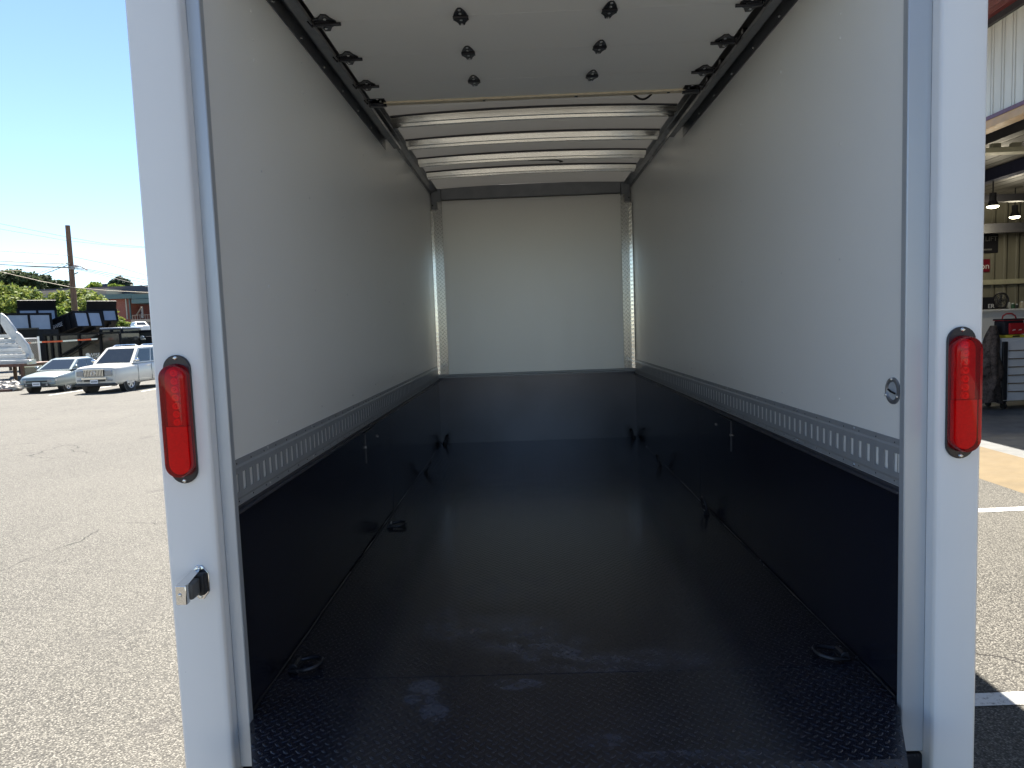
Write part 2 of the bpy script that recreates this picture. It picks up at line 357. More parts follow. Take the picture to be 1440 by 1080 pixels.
# ------------------------------------------------------------------ ground, road paint, grass
def gz(x, y):                      # drains away to the left; a bank rises far behind
    z = -.66 + .006 * max(-60, min(20, x))
    if x < 5:
        k = max(0, min(1, (y - 62) / 38)); k = k*k*(3-2*k); z += 3.1 * k * max(0, min(1, (5 - x) / 10))
    return z
xs = [-600, -300, -150, -100, -80, -60, -50, -40, -30, -20, -10, -5, 0, 5, 20, 60, 150, 400, 600]
ys = [-300, -100, -30, 0, 20, 40, 60, 64, 68, 72, 76, 80, 84, 88, 92, 96, 100, 130, 180, 300, 600, 1400]
mb = MB(); nx = len(xs)
mb.add([(x, y, gz(x, y)) for y in ys for x in xs], [(j*nx+i, j*nx+i+1, (j+1)*nx+i+1, (j+1)*nx+i) for j in range(len(ys)-1) for i in range(nx-1)])
tag(mb.build('ground', M['asphalt']), kind='structure', label='worn light asphalt of the parking lot')
def strip(name, p, q, wd, m, dz, label=None):
    p = Vector(p); q = Vector(q); d = (q - p).normalized(); n = Vector((-d.y, d.x)) * wd / 2
    pts = [p + n, p - n, q - n, q + n]
    b = MB(); b.add([(a.x, a.y, -.66 + .006*a.x + dz) for a in pts], [(0, 1, 2, 3)]); o = b.build(name, m); tag(o, label, kind='structure'); return o
strip('parking_line', (1.9, 3.40), (4.7, 3.44), .115, M['line'], .004)
strip('parking_line', (1.9, 6.63), (4.7, 6.71), .12, M['line'], .004)
strip('parking_line', (-19.0, 27.2), (-19.0, 32.5), .11, M['line'], .004)
strip('parking_line', (-15.3, 27.2), (-15.3, 32.5), .11, M['line'], .004)
b = MB(); b.add([(-40, 33.5, -.655+.006*-40), (-19.5, 33.0, -.655+.006*-19.5), (-19.5, 37, -.655+.006*-19.5), (-40, 37, -.655+.006*-40)], [(0, 1, 2, 3)])
b.build('grass', M['grass']); tag(bpy.data.objects['grass'], 'yellowish grass behind the rocks', 'grass', kind='stuff')
gb = MB()
for i in range(5000):
    x = random.uniform(-30, -20.5); y = random.uniform(33, 37); z = -.655 + .006*x; a = random.uniform(0, 6.28); h = random.uniform(.05, .16)
    gb.add([(x, y, z), (x+.03*math.cos(a), y+.03*math.sin(a), z), (x+.05*math.cos(a+1), y+.05*math.sin(a+1), z+h)], [(0, 1, 2)])
gb.m = [0]*len(gb.f); gb.build('grass_tufts', M['grass'], bpy.data.objects['grass'], fix=False)

# ------------------------------------------------------------------ the cargo trailer
TR = thing('cargo_trailer', (0, 5, -.66), 'white box trailer open at the back with rolled up door and black tread floor', 'trailer')
XL, XR, Y0, Y1 = -1.1, 1.117, 2.25, 7.93
# rear posts: folded profile
def post(s, xo, xf, xr, xi):
    m = MB(); m.pz([(xo, 2.2), (xf, 2.2), (xr, 2.212), (xr, 2.285), (xo, 2.285)], -.42, 3.02); o = m.build('rear_post', M['post'], TR, bevel=.008)
    m = MB(); m.pz([(xr, 2.252), (xi, 2.252), (xi, 2.2845), (xr, 2.2845)], -.16, 3.0); m.build('door_jamb', M['jamb'], TR, bevel=.004); return o
pl = post(-1, -1.287, -1.142, -1.124, -1.08)
pr = post(1, 1.314, 1.196, 1.178, 1.104)
m = MB(); m.box(-1.29, 1.317, 2.19, 2.30, 2.74, 3.00); m.build('rear_header', M['post'], TR, bevel=.006)
m = MB(); m.box(-1.287, 1.314, 2.26, 2.34, -.36, -.175); m.box(-1.0, 1.0, 2.02, 2.26, -.30, -.19); m.build('rear_bumper', M['blackmetal'], TR, bevel=.006)
# floor
m = MB(); m.box(XL, XR, 2.532, Y1, -.08, 0); m.build('floor_plate', M['tread'], TR)
m = MB(); m.box(XL, XR, 2.2895, 2.530, -.08, -.0015)
m.pz([(-1.078, 2.2895), (1.092, 2.2895), (1.092, 2.245), (.974, 1.975), (-.964, 1.975), (-1.078, 2.245)], -.08, -.0016)
m.add([(-.964, 1.975, -.0016), (.974, 1.975, -.0016), (.955, 1.93, -.014), (-.945, 1.93, -.014), (-.945, 1.93, -.08), (.955, 1.93, -.08), (.974, 1.975, -.08), (-.964, 1.975, -.08)],
      [(0, 3, 2, 1), (3, 4, 5, 2), (0, 7, 4, 3), (1, 2, 5, 6), (4, 7, 6, 5)])
m.build('floor_plate', M['treadnear'], TR)
# weld beads floor to wall
for sx in (XL, XR):
    m = MB(); k = 1 if sx < 0 else -1
    m.tube([(sx + k*.006 + random.uniform(-.0015, .0015), y, .004 + random.uniform(-.001, .0015)) for y in [2.3 + i*.11 for i in range(51)]], .006, 6); m.build('weld_bead', M['blackmetal'], TR, smooth=60)
# lower black panels, with lip
for sx, k in ((XL, -1), (XR, 1)):
    m = MB(); m.box(min(sx, sx+k*.05), max(sx, sx+k*.05), 2.287, Y1, -.08, .712); m.build('lower_side_panel', M['blackpanel'], TR)
    m = MB(); a, c = (sx, sx - k*.018); m.box(min(a, c), max(a, c), 2.287, 7.86, .706, .716); m.box(min(a, a-k*.006), max(a, a-k*.006), 2.287, 7.86, .716, .728)
    m.build('panel_lip', M['bead'], TR, bevel=.002)
    # folded side step seams: short raised bead and a bolt
    m = MB(); x = sx - k*.003
    m.bar((x, 4.2, .50), (x, 4.2, .685), .006, .006); m.bar((x, 4.2, .685), (x, 4.42, .69), .005, .005); m.build('seam_bead', M['bead'], TR)
    for yy, zz in ((4.2, .60), (4.55, .615)): m = MB(); m.cyl((sx, yy, zz), (sx-k*.008, yy, zz), .008, 8); m.build('bolt', M['screw'], TR)
    m = MB(); m.box(min(sx, sx-k*.002), max(sx, sx-k*.002), 4.98, 7.9, .0, .69); m.build('lower_side_panel', M['blackpanel'], TR)
# upper walls (inner sheet + outer skin)
for sx, k, xo in ((XL, -1, -1.287), (XR, 1, 1.314)):
    m = MB(); m.box(min(sx, sx+k*.02), max(sx, sx+k*.02), 2.287, Y1, .713, 2.86)
    m.mi = 1
    for y in [2.75 + i*.61 for i in range(9)]:
        for z in (.955, 1.5, 1.95, 2.35, 2.42, 2.55):
            zz = z + random.uniform(-.02, .02); m.sphere((sx, y, zz), .0055, (.6, 1, 1), 8, 5)
    m.build('side_wall', [M['wall'], M['whitetext']], TR)
    m = MB(); m.box(min(xo, xo-k*.03), max(xo, xo-k*.03), 2.29, 8.019, -.12, 2.93); m.build('outer_skin', M['post'], TR)
# logistics track
for sx, k in ((XL, -1), (XR, 1)):
    m = MB(); o1 = sx - k*.0062; o0 = sx - k*.0045; f1 = sx - k*.003; f0 = sx - k*.0008
    ya, yb = 2.289, 7.80
    def B(x0, x1, y0, y1, z0, z1): m.box(min(x0, x1), max(x0, x1), y0, y1, z0, z1)
    B(f0, f1, ya, yb, .866, .886); B(f0, f1, ya, yb, .730, .748)
    for (za, zb, xa, xb) in ((.866, .858, f1, o1), (.748, .756, f1, o1)):       # sloped shoulders
        m.add([(xa, ya, za), (xa, yb, za), (xb, yb, zb), (xb, ya, zb)], [(0, 1, 2, 3)])
    B(o0, o1, ya, yb, .838, .858); B(o0, o1, ya, yb, .756, .775)
    y = 2.305
    ye = y
    while y < yb - .05:
        B(o0, o1, ye, y, .775, .838); ye = y + .026; y += .0625
    B(o0, o1, ye, yb, .775, .838)
    m.mi = 1
    for i in range(10):
        y = 2.62 + i*.61 * .9
        for z in (.876, .739): m.sphere((f1, y, z), .0065, (.5, 1, 1), 8, 4)
    m.mi = 2
    for i in range(40):
        y = 2.33 + i*.0625*2
        for z in (.872, .742): m.cyl((f1, y, z), (f1 - k*.0006, y, z), .0028, 6)
    m.build('logistics_track', [M['etrack'], M['screw'], M['blackmetal']], TR)
# front wall, headboard, ledge, corner plates
m = MB(); m.box(XL, XR, 7.93, 7.96, .0, 2.86); m.build('front_wall', M['galv'], TR)
m = MB(); m.box(-1.287, 1.314, 8.02, 8.05, -.12, 2.93); m.build('outer_skin', M['post'], TR)
m = MB(); m.box(-.982, 1.0, 7.905, 7.93, .779, 2.712); m.build('front_wall_panel', M['backwall'], TR, bevel=.003)
m = MB(); m.box(XL, XR, 7.86, 7.93, .0, .752); m.build('headboard', M['headboard'], TR)
m = MB(); m.box(XL, XR, 7.848, 7.93, .752, .758); m.box(XL, XR, 7.846, 7.852, .744, .758); m.box(XL, XR, 7.915, 7.93, .758, .778); m.build('headboard_ledge', M['etrack'], TR, bevel=.002)
for a, c, s in ((-1.099, -.984, 1), (1.002, 1.110, -1)):
    m = MB(); m.box(a, c, 7.917, 7.93, .78, 2.62)
    if s > 0: m.box(a, a+.004, 7.80, 7.917, .78, 2.60)
    else: m.box(c-.004, c, 7.80, 7.917, .78, 2.60)
    m.build('corner_plate', M['bright'], TR)
# header beam at front under the roof, gussets
m = MB(); m.px([(-.98, 2.715), (1.0, 2.715), (1.0, 2.86), (-.98, 2.86)], 7.885, 7.925); m.box(-.98, 1.0, 7.86, 7.885, 2.715, 2.722); m.build('front_header', M['steel'], TR, bevel=.003)
for a, c in ((-1.095, -.985), (1.004, 1.107)):
    m = MB(); m.box(a, c, 7.878, 7.926, 2.64 if False else 2.70, 2.86); m.box(a+.004 if a < 0 else c-.06, a+.06 if a < 0 else c-.004, 7.872, 7.926, 2.62, 2.70); m.build('gusset_plate', M['steel'], TR, bevel=.003)
    m = MB(); xx = a + .015 if a < 0 else c - .018; m.cyl((xx, 7.872, 2.66), (xx, 7.868, 2.66), .008, 8); m.build('bolt', M['blackmetal'], TR)
# roof skin with crown, roof rails
m = MB(); N = 12; L0, L1 = 2.3, 7.96
def crown(x): return .032 * (1 - ((x - .006) / 1.106) ** 2)
vs = []; fs = []
for j, y in enumerate((L0, L1)):
    for i in range(N+1):
        x = XL + (XR - XL) * i / N; vs.append((x, y, 2.83 + crown(x)))
n1 = N+1
for i in range(N): fs.append((i, i+1, n1+i+1, n1+i))
m.add(vs, fs); m.build('roof_skin', M['roof'], TR, smooth=40)
for a, c in ((-1.287, XL), (XR, 1.314)):
    m = MB(); m.box(a+.031 if a < 0 else a, c if a < 0 else c-.031, 2.301, 8.019, 2.865, 2.885); m.build('roof_cap', M['post'], TR)
m = MB(); m.box(XL, XR, 7.961, 8.019, 2.84, 2.865); m.build('roof_cap', M['post'], TR)
for sx, k in ((XL, -1), (XR, 1)):
    i = -k
    m = MB(); m.px([(sx, 2.775), (sx+i*.006, 2.775), (sx+i*.012, 2.80), (sx+i*.05, 2.815), (sx+i*.085, 2.818), (sx+i*.085, 2.824), (sx, 2.83)][::i], 2.3, 7.88); m.mi = 1
    for q in range(9): m.sphere((sx+i*.008, 2.9+q*.6, 2.787), .006, (1, 1, 1), 6, 4)
    m.build('roof_rail', [M['steel'], M['blackmetal']], TR)
    m = MB(); m.px([(sx+i*.001, 2.648), (sx+i*.005, 2.648), (sx+i*.005, 2.722), (sx+i*.05, 2.722), (sx+i*.05, 2.727), (sx+i*.001, 2.727)][::i], 2.36, 5.34); m.mi = 1
    for q in range(8): m.sphere((sx+i*.006, 2.62+q*.37, 2.672), .007, (1, 1, 1), 6, 4)
    m.build('track_mounting_angle', [M['steel'], M['screw']], TR)
    m = MB()   # C section door track
    a, c = sx+i*.052, sx+i*.108
    m.px([(a, 2.672), (c, 2.672), (c, 2.676), (a+i*.004, 2.676), (a+i*.004, 2.726), (c, 2.726), (c, 2.73), (a, 2.73)][::i], 2.40, 5.42)
    m.px([(c-i*.003, 2.655), (c, 2.655), (c, 2.672), (c-i*.003, 2.672)][::i], 2.40, 5.42)
    m.build('door_track', M['steel'], TR)
# roof bows: arched hat sections
for yb in (5.22, 5.86, 6.49, 7.05):
    m = MB(); prof = [(-.072, .0), (-.056, .002), (-.047, -.034), (-.026, -.036), (-.016, -.010), (.012, -.010), (.023, -.042), (.044, -.044), (.056, .002), (.072, 0)]; vs = []; fs = []; K = 16; n = len(prof)
    vs = []; fs = []; K = 16; n = len(prof)
    for i in range(K+1):
        x = XL + .085 + (XR - XL - .17) * i / K
        for a, z in prof: vs.append((x, yb + a, 2.818 + .75*crown(x) + z))
    for i in range(K):
        for j in range(n-1): fs.append((i*n+j, i*n+j+1, (i+1)*n+j+1, (i+1)*n+j))
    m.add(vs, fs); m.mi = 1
    for dy in (-.074, .074): m.tube([(XL + .085 + (XR - XL - .17)*q/16, yb + dy, 2.822 + crown(XL + .085 + (XR - XL - .17)*q/16)) for q in range(17)], .0075, 6)  # dark tubes stand in for the shadow gap along both bow edges
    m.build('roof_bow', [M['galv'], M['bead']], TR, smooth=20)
# loose cable over the door, small hook under a bow
m = MB(); m.tube([(.60 + .2*t, 4.62 + .02*t, 2.80 - .085*math.sin(math.pi*t)) for t in [i/10 for i in range(11)]], .007, 6); m.build('cable', M['rubber'], TR, smooth=60)
m = MB(); m.tube([(-.02, 6.66, 2.83), (.1, 6.66, 2.826), (.24, 6.665, 2.822), (.3, 6.66, 2.805), (.27, 6.65, 2.798)], .006, 6); m.build('cable', M['rubber'], TR, smooth=60)
# overhead door stored under the roof
DZ = 2.668
door = None; m = MB(); e = [2.36, 2.786, 3.192, 3.60, 4.0, 4.33]
for i in range(5): m.box(-.968, .962, e[i]+.0012, e[i+1]-.0012, DZ, DZ+.04)
door = m.build('overhead_door', M['door'], TR)
m = MB(); m.box(-.968, .962, 4.301, 4.345, DZ-.012, DZ-.0006); m.mi = 1
for x in (-.9, -.3, .25, .8): m.box(x-.008, x+.008, 4.315, 4.33, DZ-.016, DZ-.0125)
m.build('bottom_seal', [M['cream'], M['blackmetal']], door)
def hinge(x, y):
    m = MB(); z1 = DZ - .0006; z0 = DZ - .006
    prof = [(-.012, -.088), (.012, -.088), (.018, -.062), (.030, -.040), (.031, .012), (.024, .040), (.014, .066), (.006, .078), (-.006, .078), (-.014, .066), (-.024, .040), (-.031, .012), (-.030, -.040), (-.018, -.062)]
    m.pz([(x+a, y-c*1.0) for a, c in prof], z0, z1)
    m.cyl((x-.034, y, z0-.001), (x+.034, y, z0-.001), .0065, 10)
    m.box(x-.034, x+.034, y+.012, y+.034, z0-.002, z0); m.mi = 1
    for a, c in ((0, -.068), (0, .074), (0, .03), (0, -.032)): m.cyl((x+a, y+c, z0), (x+a, y+c, z0-.004), .0065, 8)
    return m.build('hinge', [M['blackmetal'], M['screw']], door, bevel=.0015)
for y in (2.786, 3.19, 3.60, 4.0):
    for x in (-.337, .316): hinge(x, y)
def roller(x, y, k, last=False):
    m = MB(); z1 = DZ - .0006; z0 = DZ - .007; i = -k
    if last:
        m.box(min(x-.045*i, x+.06*i), max(x-.045*i, x+.06*i), y-.035, y+.05, z0, z1)
        m.box(min(x-.045*i, x+.06*i), max(x-.045*i, x+.06*i), y+.03, y+.05, z0-.02, z0); m.cyl((x-.03*i, y, z0-.016), (x+.05*i, y, z0-.016), .012, 8)
    else:
        prof = [(-.045, -.03), (-.02, -.05), (-.012, -.085), (.012, -.085), (.03, -.045), (.06, -.02), (.06, .012), (.045, .04), (.035, .075), (.012, .08), (-.01, .05), (-.045, .03)]
        m.pz([(x+i*a, y-c) for a, c in prof], z0, z1)
        m.cyl((x-.04*i, y, z0-.006), (x+.08*i, y, z0-.006), .008, 8); m.box(x-.03, x+.03, y-.022, y+.022, z0-.004, z0)
    m.cyl((x-.045*i, y, z0-.014), (x-.085*i, y, 2.70), .006, 6); m.cyl((x-.075*i, y, 2.70), (x-.105*i, y, 2.70), .021, 12)
    m.mi = 1
    for a, c in ((0, .062), (.03, .0), (-.02, .015), (.02, -.055)): m.cyl((x+i*a, y+c*.8, z0), (x+i*a, y+c*.8, z0-.005), .007, 8)
    return m.build('roller_bracket', [M['blackmetal'], M['screw']], door, bevel=.0015)
for y in (2.786, 3.19, 3.60, 4.0): roller(-.945, y, -1); roller(.940, y, 1)
roller(-.945, 4.275, -1, True); roller(.940, 4.275, 1, True)
# tie down rings
def dring(x, y, k, tilt, yaw):
    i = -k
    m = MB(); M4 = Matrix.Translation((x, y, .012)) @ Matrix.Rotation(R(yaw), 4, 'Z') @ Matrix.Rotation(R(-tilt)*1, 4, 'Y') if i > 0 else Matrix.Translation((x, y, .012)) @ Matrix.Rotation(R(yaw), 4, 'Z') @ Matrix.Rotation(R(tilt), 4, 'Y')
    pts = [(0, -.045, 0)]
    for t in range(0, 11):
        a = -math.pi/2 + math.pi*t/10; pts.append((i*(.05 + .055*math.cos(a)), .052*math.sin(a), 0))
    pts.append((0, .045, 0))
    m.tube([M4 @ Vector(p) for p in pts], .0085, 10, closed=True)
    o = m.build('tie_down_ring', M['blackmetal'], TR, smooth=60)
    m = MB(); Mz = Matrix.Translation((x, y, .012)) @ Matrix.Rotation(R(yaw), 4, 'Z')
    m.cyl(Mz @ Vector((0, -.032, .004)), Mz @ Vector((0, .032, .004)), .0165, 12)
    m.slab([Mz @ Vector(p) for p in ((-.02, -.032, -.011), (.02, -.032, -.011), (.02, .032, -.011), (-.02, .032, -.011))], (0, 0, .01))
    m.build('bracket', M['blackmetal'], o, bevel=.002)
for y, tl, yw in ((2.62, 8, 0), (4.55, 6, 5), (6.26, 62, 0), (7.74, 70, 20)): dring(XL+.055, y, -1, tl, yw)
for y, tl, yw in ((2.60, 8, 0), (4.63, 80, 0), (6.23, 75, 0), (7.74, 70, -20)): dring(XR-.055, y, 1, tl, yw)
# rope cup in the right wall
m = MB(); n = 24; cx, cy, cz = XR, 2.345, 1.043
ring = []
for (r, dx) in ((.045, 0), (.044, -.006), (.034, -.008), (.030, -.003)): ring.append([(cx+dx, cy + r*math.cos(2*math.pi*k/n), cz + r*math.sin(2*math.pi*k/n)) for k in range(n)])
vs = sum(ring, []); fs = [(a*n+k, a*n+(k+1) % n, (a+1)*n+(k+1) % n, (a+1)*n+k) for a in range(3) for k in range(n)]
m.add(vs, fs); m.mi = 1
m.add(ring[3] + [(cx-.001, cy, cz)], [(k, (k+1) % n, n) for k in range(n)])
rc = m.build('rope_cup', [M['steel'], simple('brushed_steel_cup', (.55, .60, .66), .4, .3, .05, 10, .04)], TR, smooth=40)
m = MB(); m.tube([(cx-.004, cy-.018, cz-.008), (cx-.010, cy, cz-.002), (cx-.010, cy+.016, cz+.004)], .0035, 6); m.build('bar', M['blackmetal'], rc)
for a in (90, 205, 335): m = MB(); m.sphere((cx-.008, cy+.039*math.cos(R(a)), cz+.039*math.sin(R(a))), .005, (1, 1, 1), 8, 5); m.build('screw', M['screw'], rc)
# tail lights
def stadium(cx, cz, w, h, n=12):
    r = w/2; pts = []
    for k in range(n+1): a = math.pi*k/n; pts.append((cx + r*math.cos(a), cz + h/2 - r + r*math.sin(a)))
    for k in range(n+1): a = math.pi + math.pi*k/n; pts.append((cx + r*math.cos(a), cz - h/2 + r + r*math.sin(a)))
    return pts
def taillight(cx):
    cz = 1.046; m = MB(); m.px(stadium(cx, cz, .087, .412), 2.189, 2.1995); o = m.build('tail_light', M['blackmetal'], TR, bevel=.002)
    h = .352; m = MB(); rings = [(2.188, .084, h+.010), (2.160, .082, h+.006), (2.150, .078, h), (2.146, .060, h-.02)]
    n = 0; vs = []; fs = []
    for y, ww, hh in rings:
        p = stadium(cx, cz-.002, ww, hh); n = len(p); vs += [(a, y, c) for a, c in p]
    for q in range(len(rings)-1):
        for k in range(n): fs.append((q*n+k, q*n+(k+1) % n, (q+1)*n+(k+1) % n, (q+1)*n+k))
    fs.append(tuple((len(rings)-1)*n+k for k in range(n)))
    m.add(vs, fs); m.build('lens', M['lens'], o, smooth=25)
    m = MB(); m.px([(a, c) for a, c in stadium(cx, cz, .066, .338) if c >= cz] + [(cx-.033, cz-.018), (cx+.033, cz-.018)], 2.176, 2.187); m.build('led_board', M['ledplate'], o)
    m = MB(); m.px([(cx+.034, cz-.02), (cx-.034, cz-.02)] + [(a, c) for a, c in stadium(cx, cz-.002, .068, .340) if c < cz], 2.166, 2.187); m.build('reflector', M['reflector'], o)
    for q in range(7):
        m = MB(); z = cz + .150 - q*.026; m.cyl((cx, 2.176, z), (cx, 2.168, z), .0125, 14, .011); m.cyl((cx, 2.168, z), (cx, 2.162, z), .006, 10, .003); m.build('led', M['led'], o, smooth=30)
    for s in (1, -1):
        m = MB(); m.sphere((cx, 2.188, cz + s*.1965), .0062, (1, .7, 1), 8, 6); m.box(cx-.005, cx+.005, 2.182, 2.186, cz+s*.1965-.001, cz+s*.1965+.001); m.build('screw', M['screw'], o)
taillight(-1.208); taillight(1.244)
# door hold-back on the left post
hx, hz = -1.186, .512
m = MB(); m.px([(hx-.028, hz-.030), (hx-.008, hz-.056), (hx+.010, hz-.056), (hx+.030, hz-.030), (hx+.030, hz+.030), (hx+.010, hz+.056), (hx-.008, hz+.056), (hx-.028, hz+.030)], 2.194, 2.1995)
hb = m.build('hold_back', M['chrome'], TR, bevel=.002)
m = MB(); m.px([(hx-.024, hz-.034), (hx+.026, hz-.034), (hx+.026, hz+.036), (hx-.024, hz+.036)], 2.165, 2.1935); m.build('rubber_pad', M['rubber'], hb, bevel=.005)
m = MB(); m.px([(hx-.02, hz-.028), (hx+.016, hz-.028), (hx+.016, hz+.028), (hx-.02, hz+.028)], 2.11, 2.1645); m.build('rubber_pad', simple('grey_rubber', (.10, .10, .10), .45), hb, bevel=.008)
m = MB(); m.box(hx-.026, hx+.008, 2.085, 2.11, hz-.032, hz+.030); m.add([(hx-.026, 2.085, hz+.0301), (hx+.008, 2.085, hz+.0301), (hx+.008, 2.11, hz+.0301), (hx-.026, 2.11, hz+.0301), (hx-.024, 2.19, hz+.042), (hx+.004, 2.19, hz+.042)], [(0, 1, 2, 3), (3, 2, 5, 4)])
m.build('latch_block', M['chrome'], hb, bevel=.003)
m = MB(); m.sphere((hx-.012, 2.084, hz), .006, (1, .6, 1), 8, 6); m.build('screw', M['screw'], hb)
for s in (-1, 1):
    m = MB(); m.sphere((hx, 2.192, hz+s*.047), .006, (1, .7, 1), 8, 6); m.build('screw', M['screw'], hb)
# running gear
m = MB()
for x in (-.55, .55): m.box(x-.05, x+.05, 2.3, 9.2, -.30, -.09)
for y in (2.6, 4.2, 6.2, 7.8): m.box(-1.2, 1.2, y-.04, y+.04, -.20, -.085)
m.bar((-.55, 8.0, -.24), (0, 9.5, -.24), .1, .14); m.bar((.55, 8.0, -.24), (0, 9.5, -.24), .1, .14); m.cyl((0, 9.3, -.62), (0, 9.3, .2), .035, 10); m.box(-.1, .1, 9.2, 9.4, -.662, -.62)
m.build('chassis_frame', M['blackmetal'], TR)
for y in (4.75, 5.55):
    m = MB(); m.cyl((-1.0, y, -.33), (1.0, y, -.33), .045, 10); m.build('axle', M['blackmetal'], TR)
    for s in (-1, 1):
        m = MB(); m.cyl((s*.82, y, -.33), (s*1.03, y, -.33), .325, 28); tw = m.build('wheel', M['tyre'], TR, bevel=.03)
        m = MB(); m.cyl((s*1.025, y, -.33), (s*1.04, y, -.33), .19, 20); m.build('rim', M['white'], tw, bevel=.01)

# ------------------------------------------------------------------ vehicles
def lerp(a, b, t): return a + (b - a) * t
def car(name, loc, rz, label, paint, st, cab, wheels, wr, cat='car', suv=False, detail=True, group='cars parked across the lot'):
    # st: stations (y, zbot, ztop, halfwidth); cab: (y base front, y roof front, y roof rear, y base rear, z base, z roof, w base, w roof)
    T = thing(name, (0, 0, 0), label, cat, group); T['category'] = cat
    vs = []; fs = []; prof = []
    for (y, zb, zt, hw) in st:
        h = zt - zb
        half = [(hw*.80, zb), (hw*.95, zb+.06*h), (hw, zb+.30*h), (hw*1.0, zb+.58*h), (hw*.965, zb+.84*h), (hw*.90, zb+.95*h), (hw*.72, zt), (0, zt+.02)]
        row = [(x, y, z) for x, z in half] + [(-x, y, z) for x, z in half[-2::-1]]; n = len(row); vs += row
    for j in range(len(st)-1):
        for i in range(n-1): fs.append((j*n+i, j*n+i+1, (j+1)*n+i+1, (j+1)*n+i))
        fs.append((j*n+n-1, j*n, (j+1)*n, (j+1)*n+n-1))
    fs.append(tuple(range(n))); fs.append(tuple((len(st)-1)*n+i for i in range(n))[::-1])
    m = MB(); m.add(vs, fs); body = m.build('body', paint, T, smooth=70); ss = body.modifiers.new('round', 'SUBSURF'); ss.levels = ss.render_levels = 2
    y0, y1, y2, y3, zb, zr, wb, wt = cab
    rm = zr - .05
    def cabp(y, top, s, o=0.0):
        return
    A = {}
    for s in (-1, 1):
        A[s] = [Vector((s*wb, y0, zb)), Vector((s*wt, y1, rm)), Vector((s*wt, y2, rm)), Vector((s*wb, y3, zb))]
    m = MB(); vs = []; fs = []
    rows = []
    for s in (1, -1): rows.append(A[s])
    a, c = A[1], A[-1]
    m.quad(a[0], c[0], c[1], a[1]); m.quad(a[3], a[2], c[2], c[3]); m.quad(*a); m.quad(*c[::-1])
    # crowned roof
    k = .12
    rt = [(wt, y1, rm), (-wt, y1, rm), (-wt, y2, rm), (wt, y2, rm), (wt*.8, y1+.18, zr), (-wt*.8, y1+.18, zr), (-wt*.8, y2-.12, zr), (wt*.8, y2-.12, zr)]
    m.add(rt, [(0, 1, 5, 4), (1, 2, 6, 5), (2, 3, 7, 6), (3, 0, 4, 7), (4, 5, 6, 7)])
    o = m.build('cabin', paint, T, bevel=.06); o.modifiers['bevel'].segments = 4
    def patch(nm, pts, mt, off, th=.004, par=T):
        pts = [Vector(p) for p in pts]; nn = (pts[1]-pts[0]).cross(pts[2]-pts[0]).normalized()
        if nn.dot(Vector(off)) < 0: nn = -nn
        q = MB(); q.slab([p + nn*.004 for p in pts], nn*th); return q.build(nm, mt, par)
    def onside(s, u, v):  # u along length 0..1, v up 0..1 on the cabin side
        lo = A[s][0].lerp(A[s][3], u); hi = A[s][1].lerp(A[s][2], u); return lo.lerp(hi, v)
    patch('windshield', [A[1][0].lerp(A[-1][0], .07).lerp(A[1][1].lerp(A[-1][1], .07), .06), A[1][0].lerp(A[-1][0], .93).lerp(A[1][1].lerp(A[-1][1], .93), .06), A[1][0].lerp(A[-1][0], .91).lerp(A[1][1].lerp(A[-1][1], .91), .94), A[1][0].lerp(A[-1][0], .09).lerp(A[1][1].lerp(A[-1][1], .09), .94)], M['glass'], (0, -1, .4))
    patch('rear_window', [A[1][3].lerp(A[-1][3], .08).lerp(A[1][2].lerp(A[-1][2], .08), .1), A[1][3].lerp(A[-1][3], .92).lerp(A[1][2].lerp(A[-1][2], .92), .1), A[1][3].lerp(A[-1][3], .9).lerp(A[1][2].lerp(A[-1][2], .9), .9), A[1][3].lerp(A[-1][3], .1).lerp(A[1][2].lerp(A[-1][2], .1), .9)], M['glass'], (0, 1, .2))
    for s in (-1, 1):
        spans = ((.06, .36), (.39, .66), (.69, .93)) if suv else ((.08, .47), (.50, .90))
        for u0, u1 in spans: patch('side_window', [onside(s, u0, .08), onside(s, u1, .08), onside(s, u1, .90), onside(s, u0, .90)], M['glass'], (s, 0, .2))
        # mirror
        mm = MB(); mp = A[s][0].lerp(A[s][1], .12) + Vector((s*.10, .12, .06)); mm.sphere(mp, .1, (1.0, .6, .75), 10, 6); mm.bar(mp, mp - Vector((s*.12, -.03, .05)), .04); mm.build('mirror', paint if not suv else M['chrome'], T, smooth=50)
        for wy in wheels:
            hw = min(q[3] for q in st[1:-1])
            q = MB(); q.cyl((s*(hw-.20), wy, wr*1.02), (s*(hw+.022), wy, wr*1.02), wr*1.2, 24); q.build('wheel_arch', M['plastic'], T)
            q = MB(); q.cyl((s*(hw-.18), wy, wr), (s*(hw+.035), wy, wr), wr, 26); wv = q.build('wheel', M['tyre'], T, bevel=.02)
            q = MB(); X0, X1 = s*(hw+.036), s*(hw+.046); q.cyl((X0, wy, wr), (X1, wy, wr), wr*.22, 12)
            for k in range(6):
                an = k*math.pi/3; d = Vector((0, math.cos(an), math.sin(an))); ce = Vector((s*(hw+.041), wy, wr)); q.bar(ce + d*wr*.1, ce + d*wr*.62, .07*wr/.33, .010, (1, 0, 0))
            q.tube([(s*(hw+.041), wy+wr*.63*math.cos(t*math.pi/10), wr+wr*.63*math.sin(t*math.pi/10)) for t in range(20)], .018, 6, True); q.build('rim', M['rim'], wv)
    yf, zbf, ztf, hwf = st[0]; fy = yf - .012
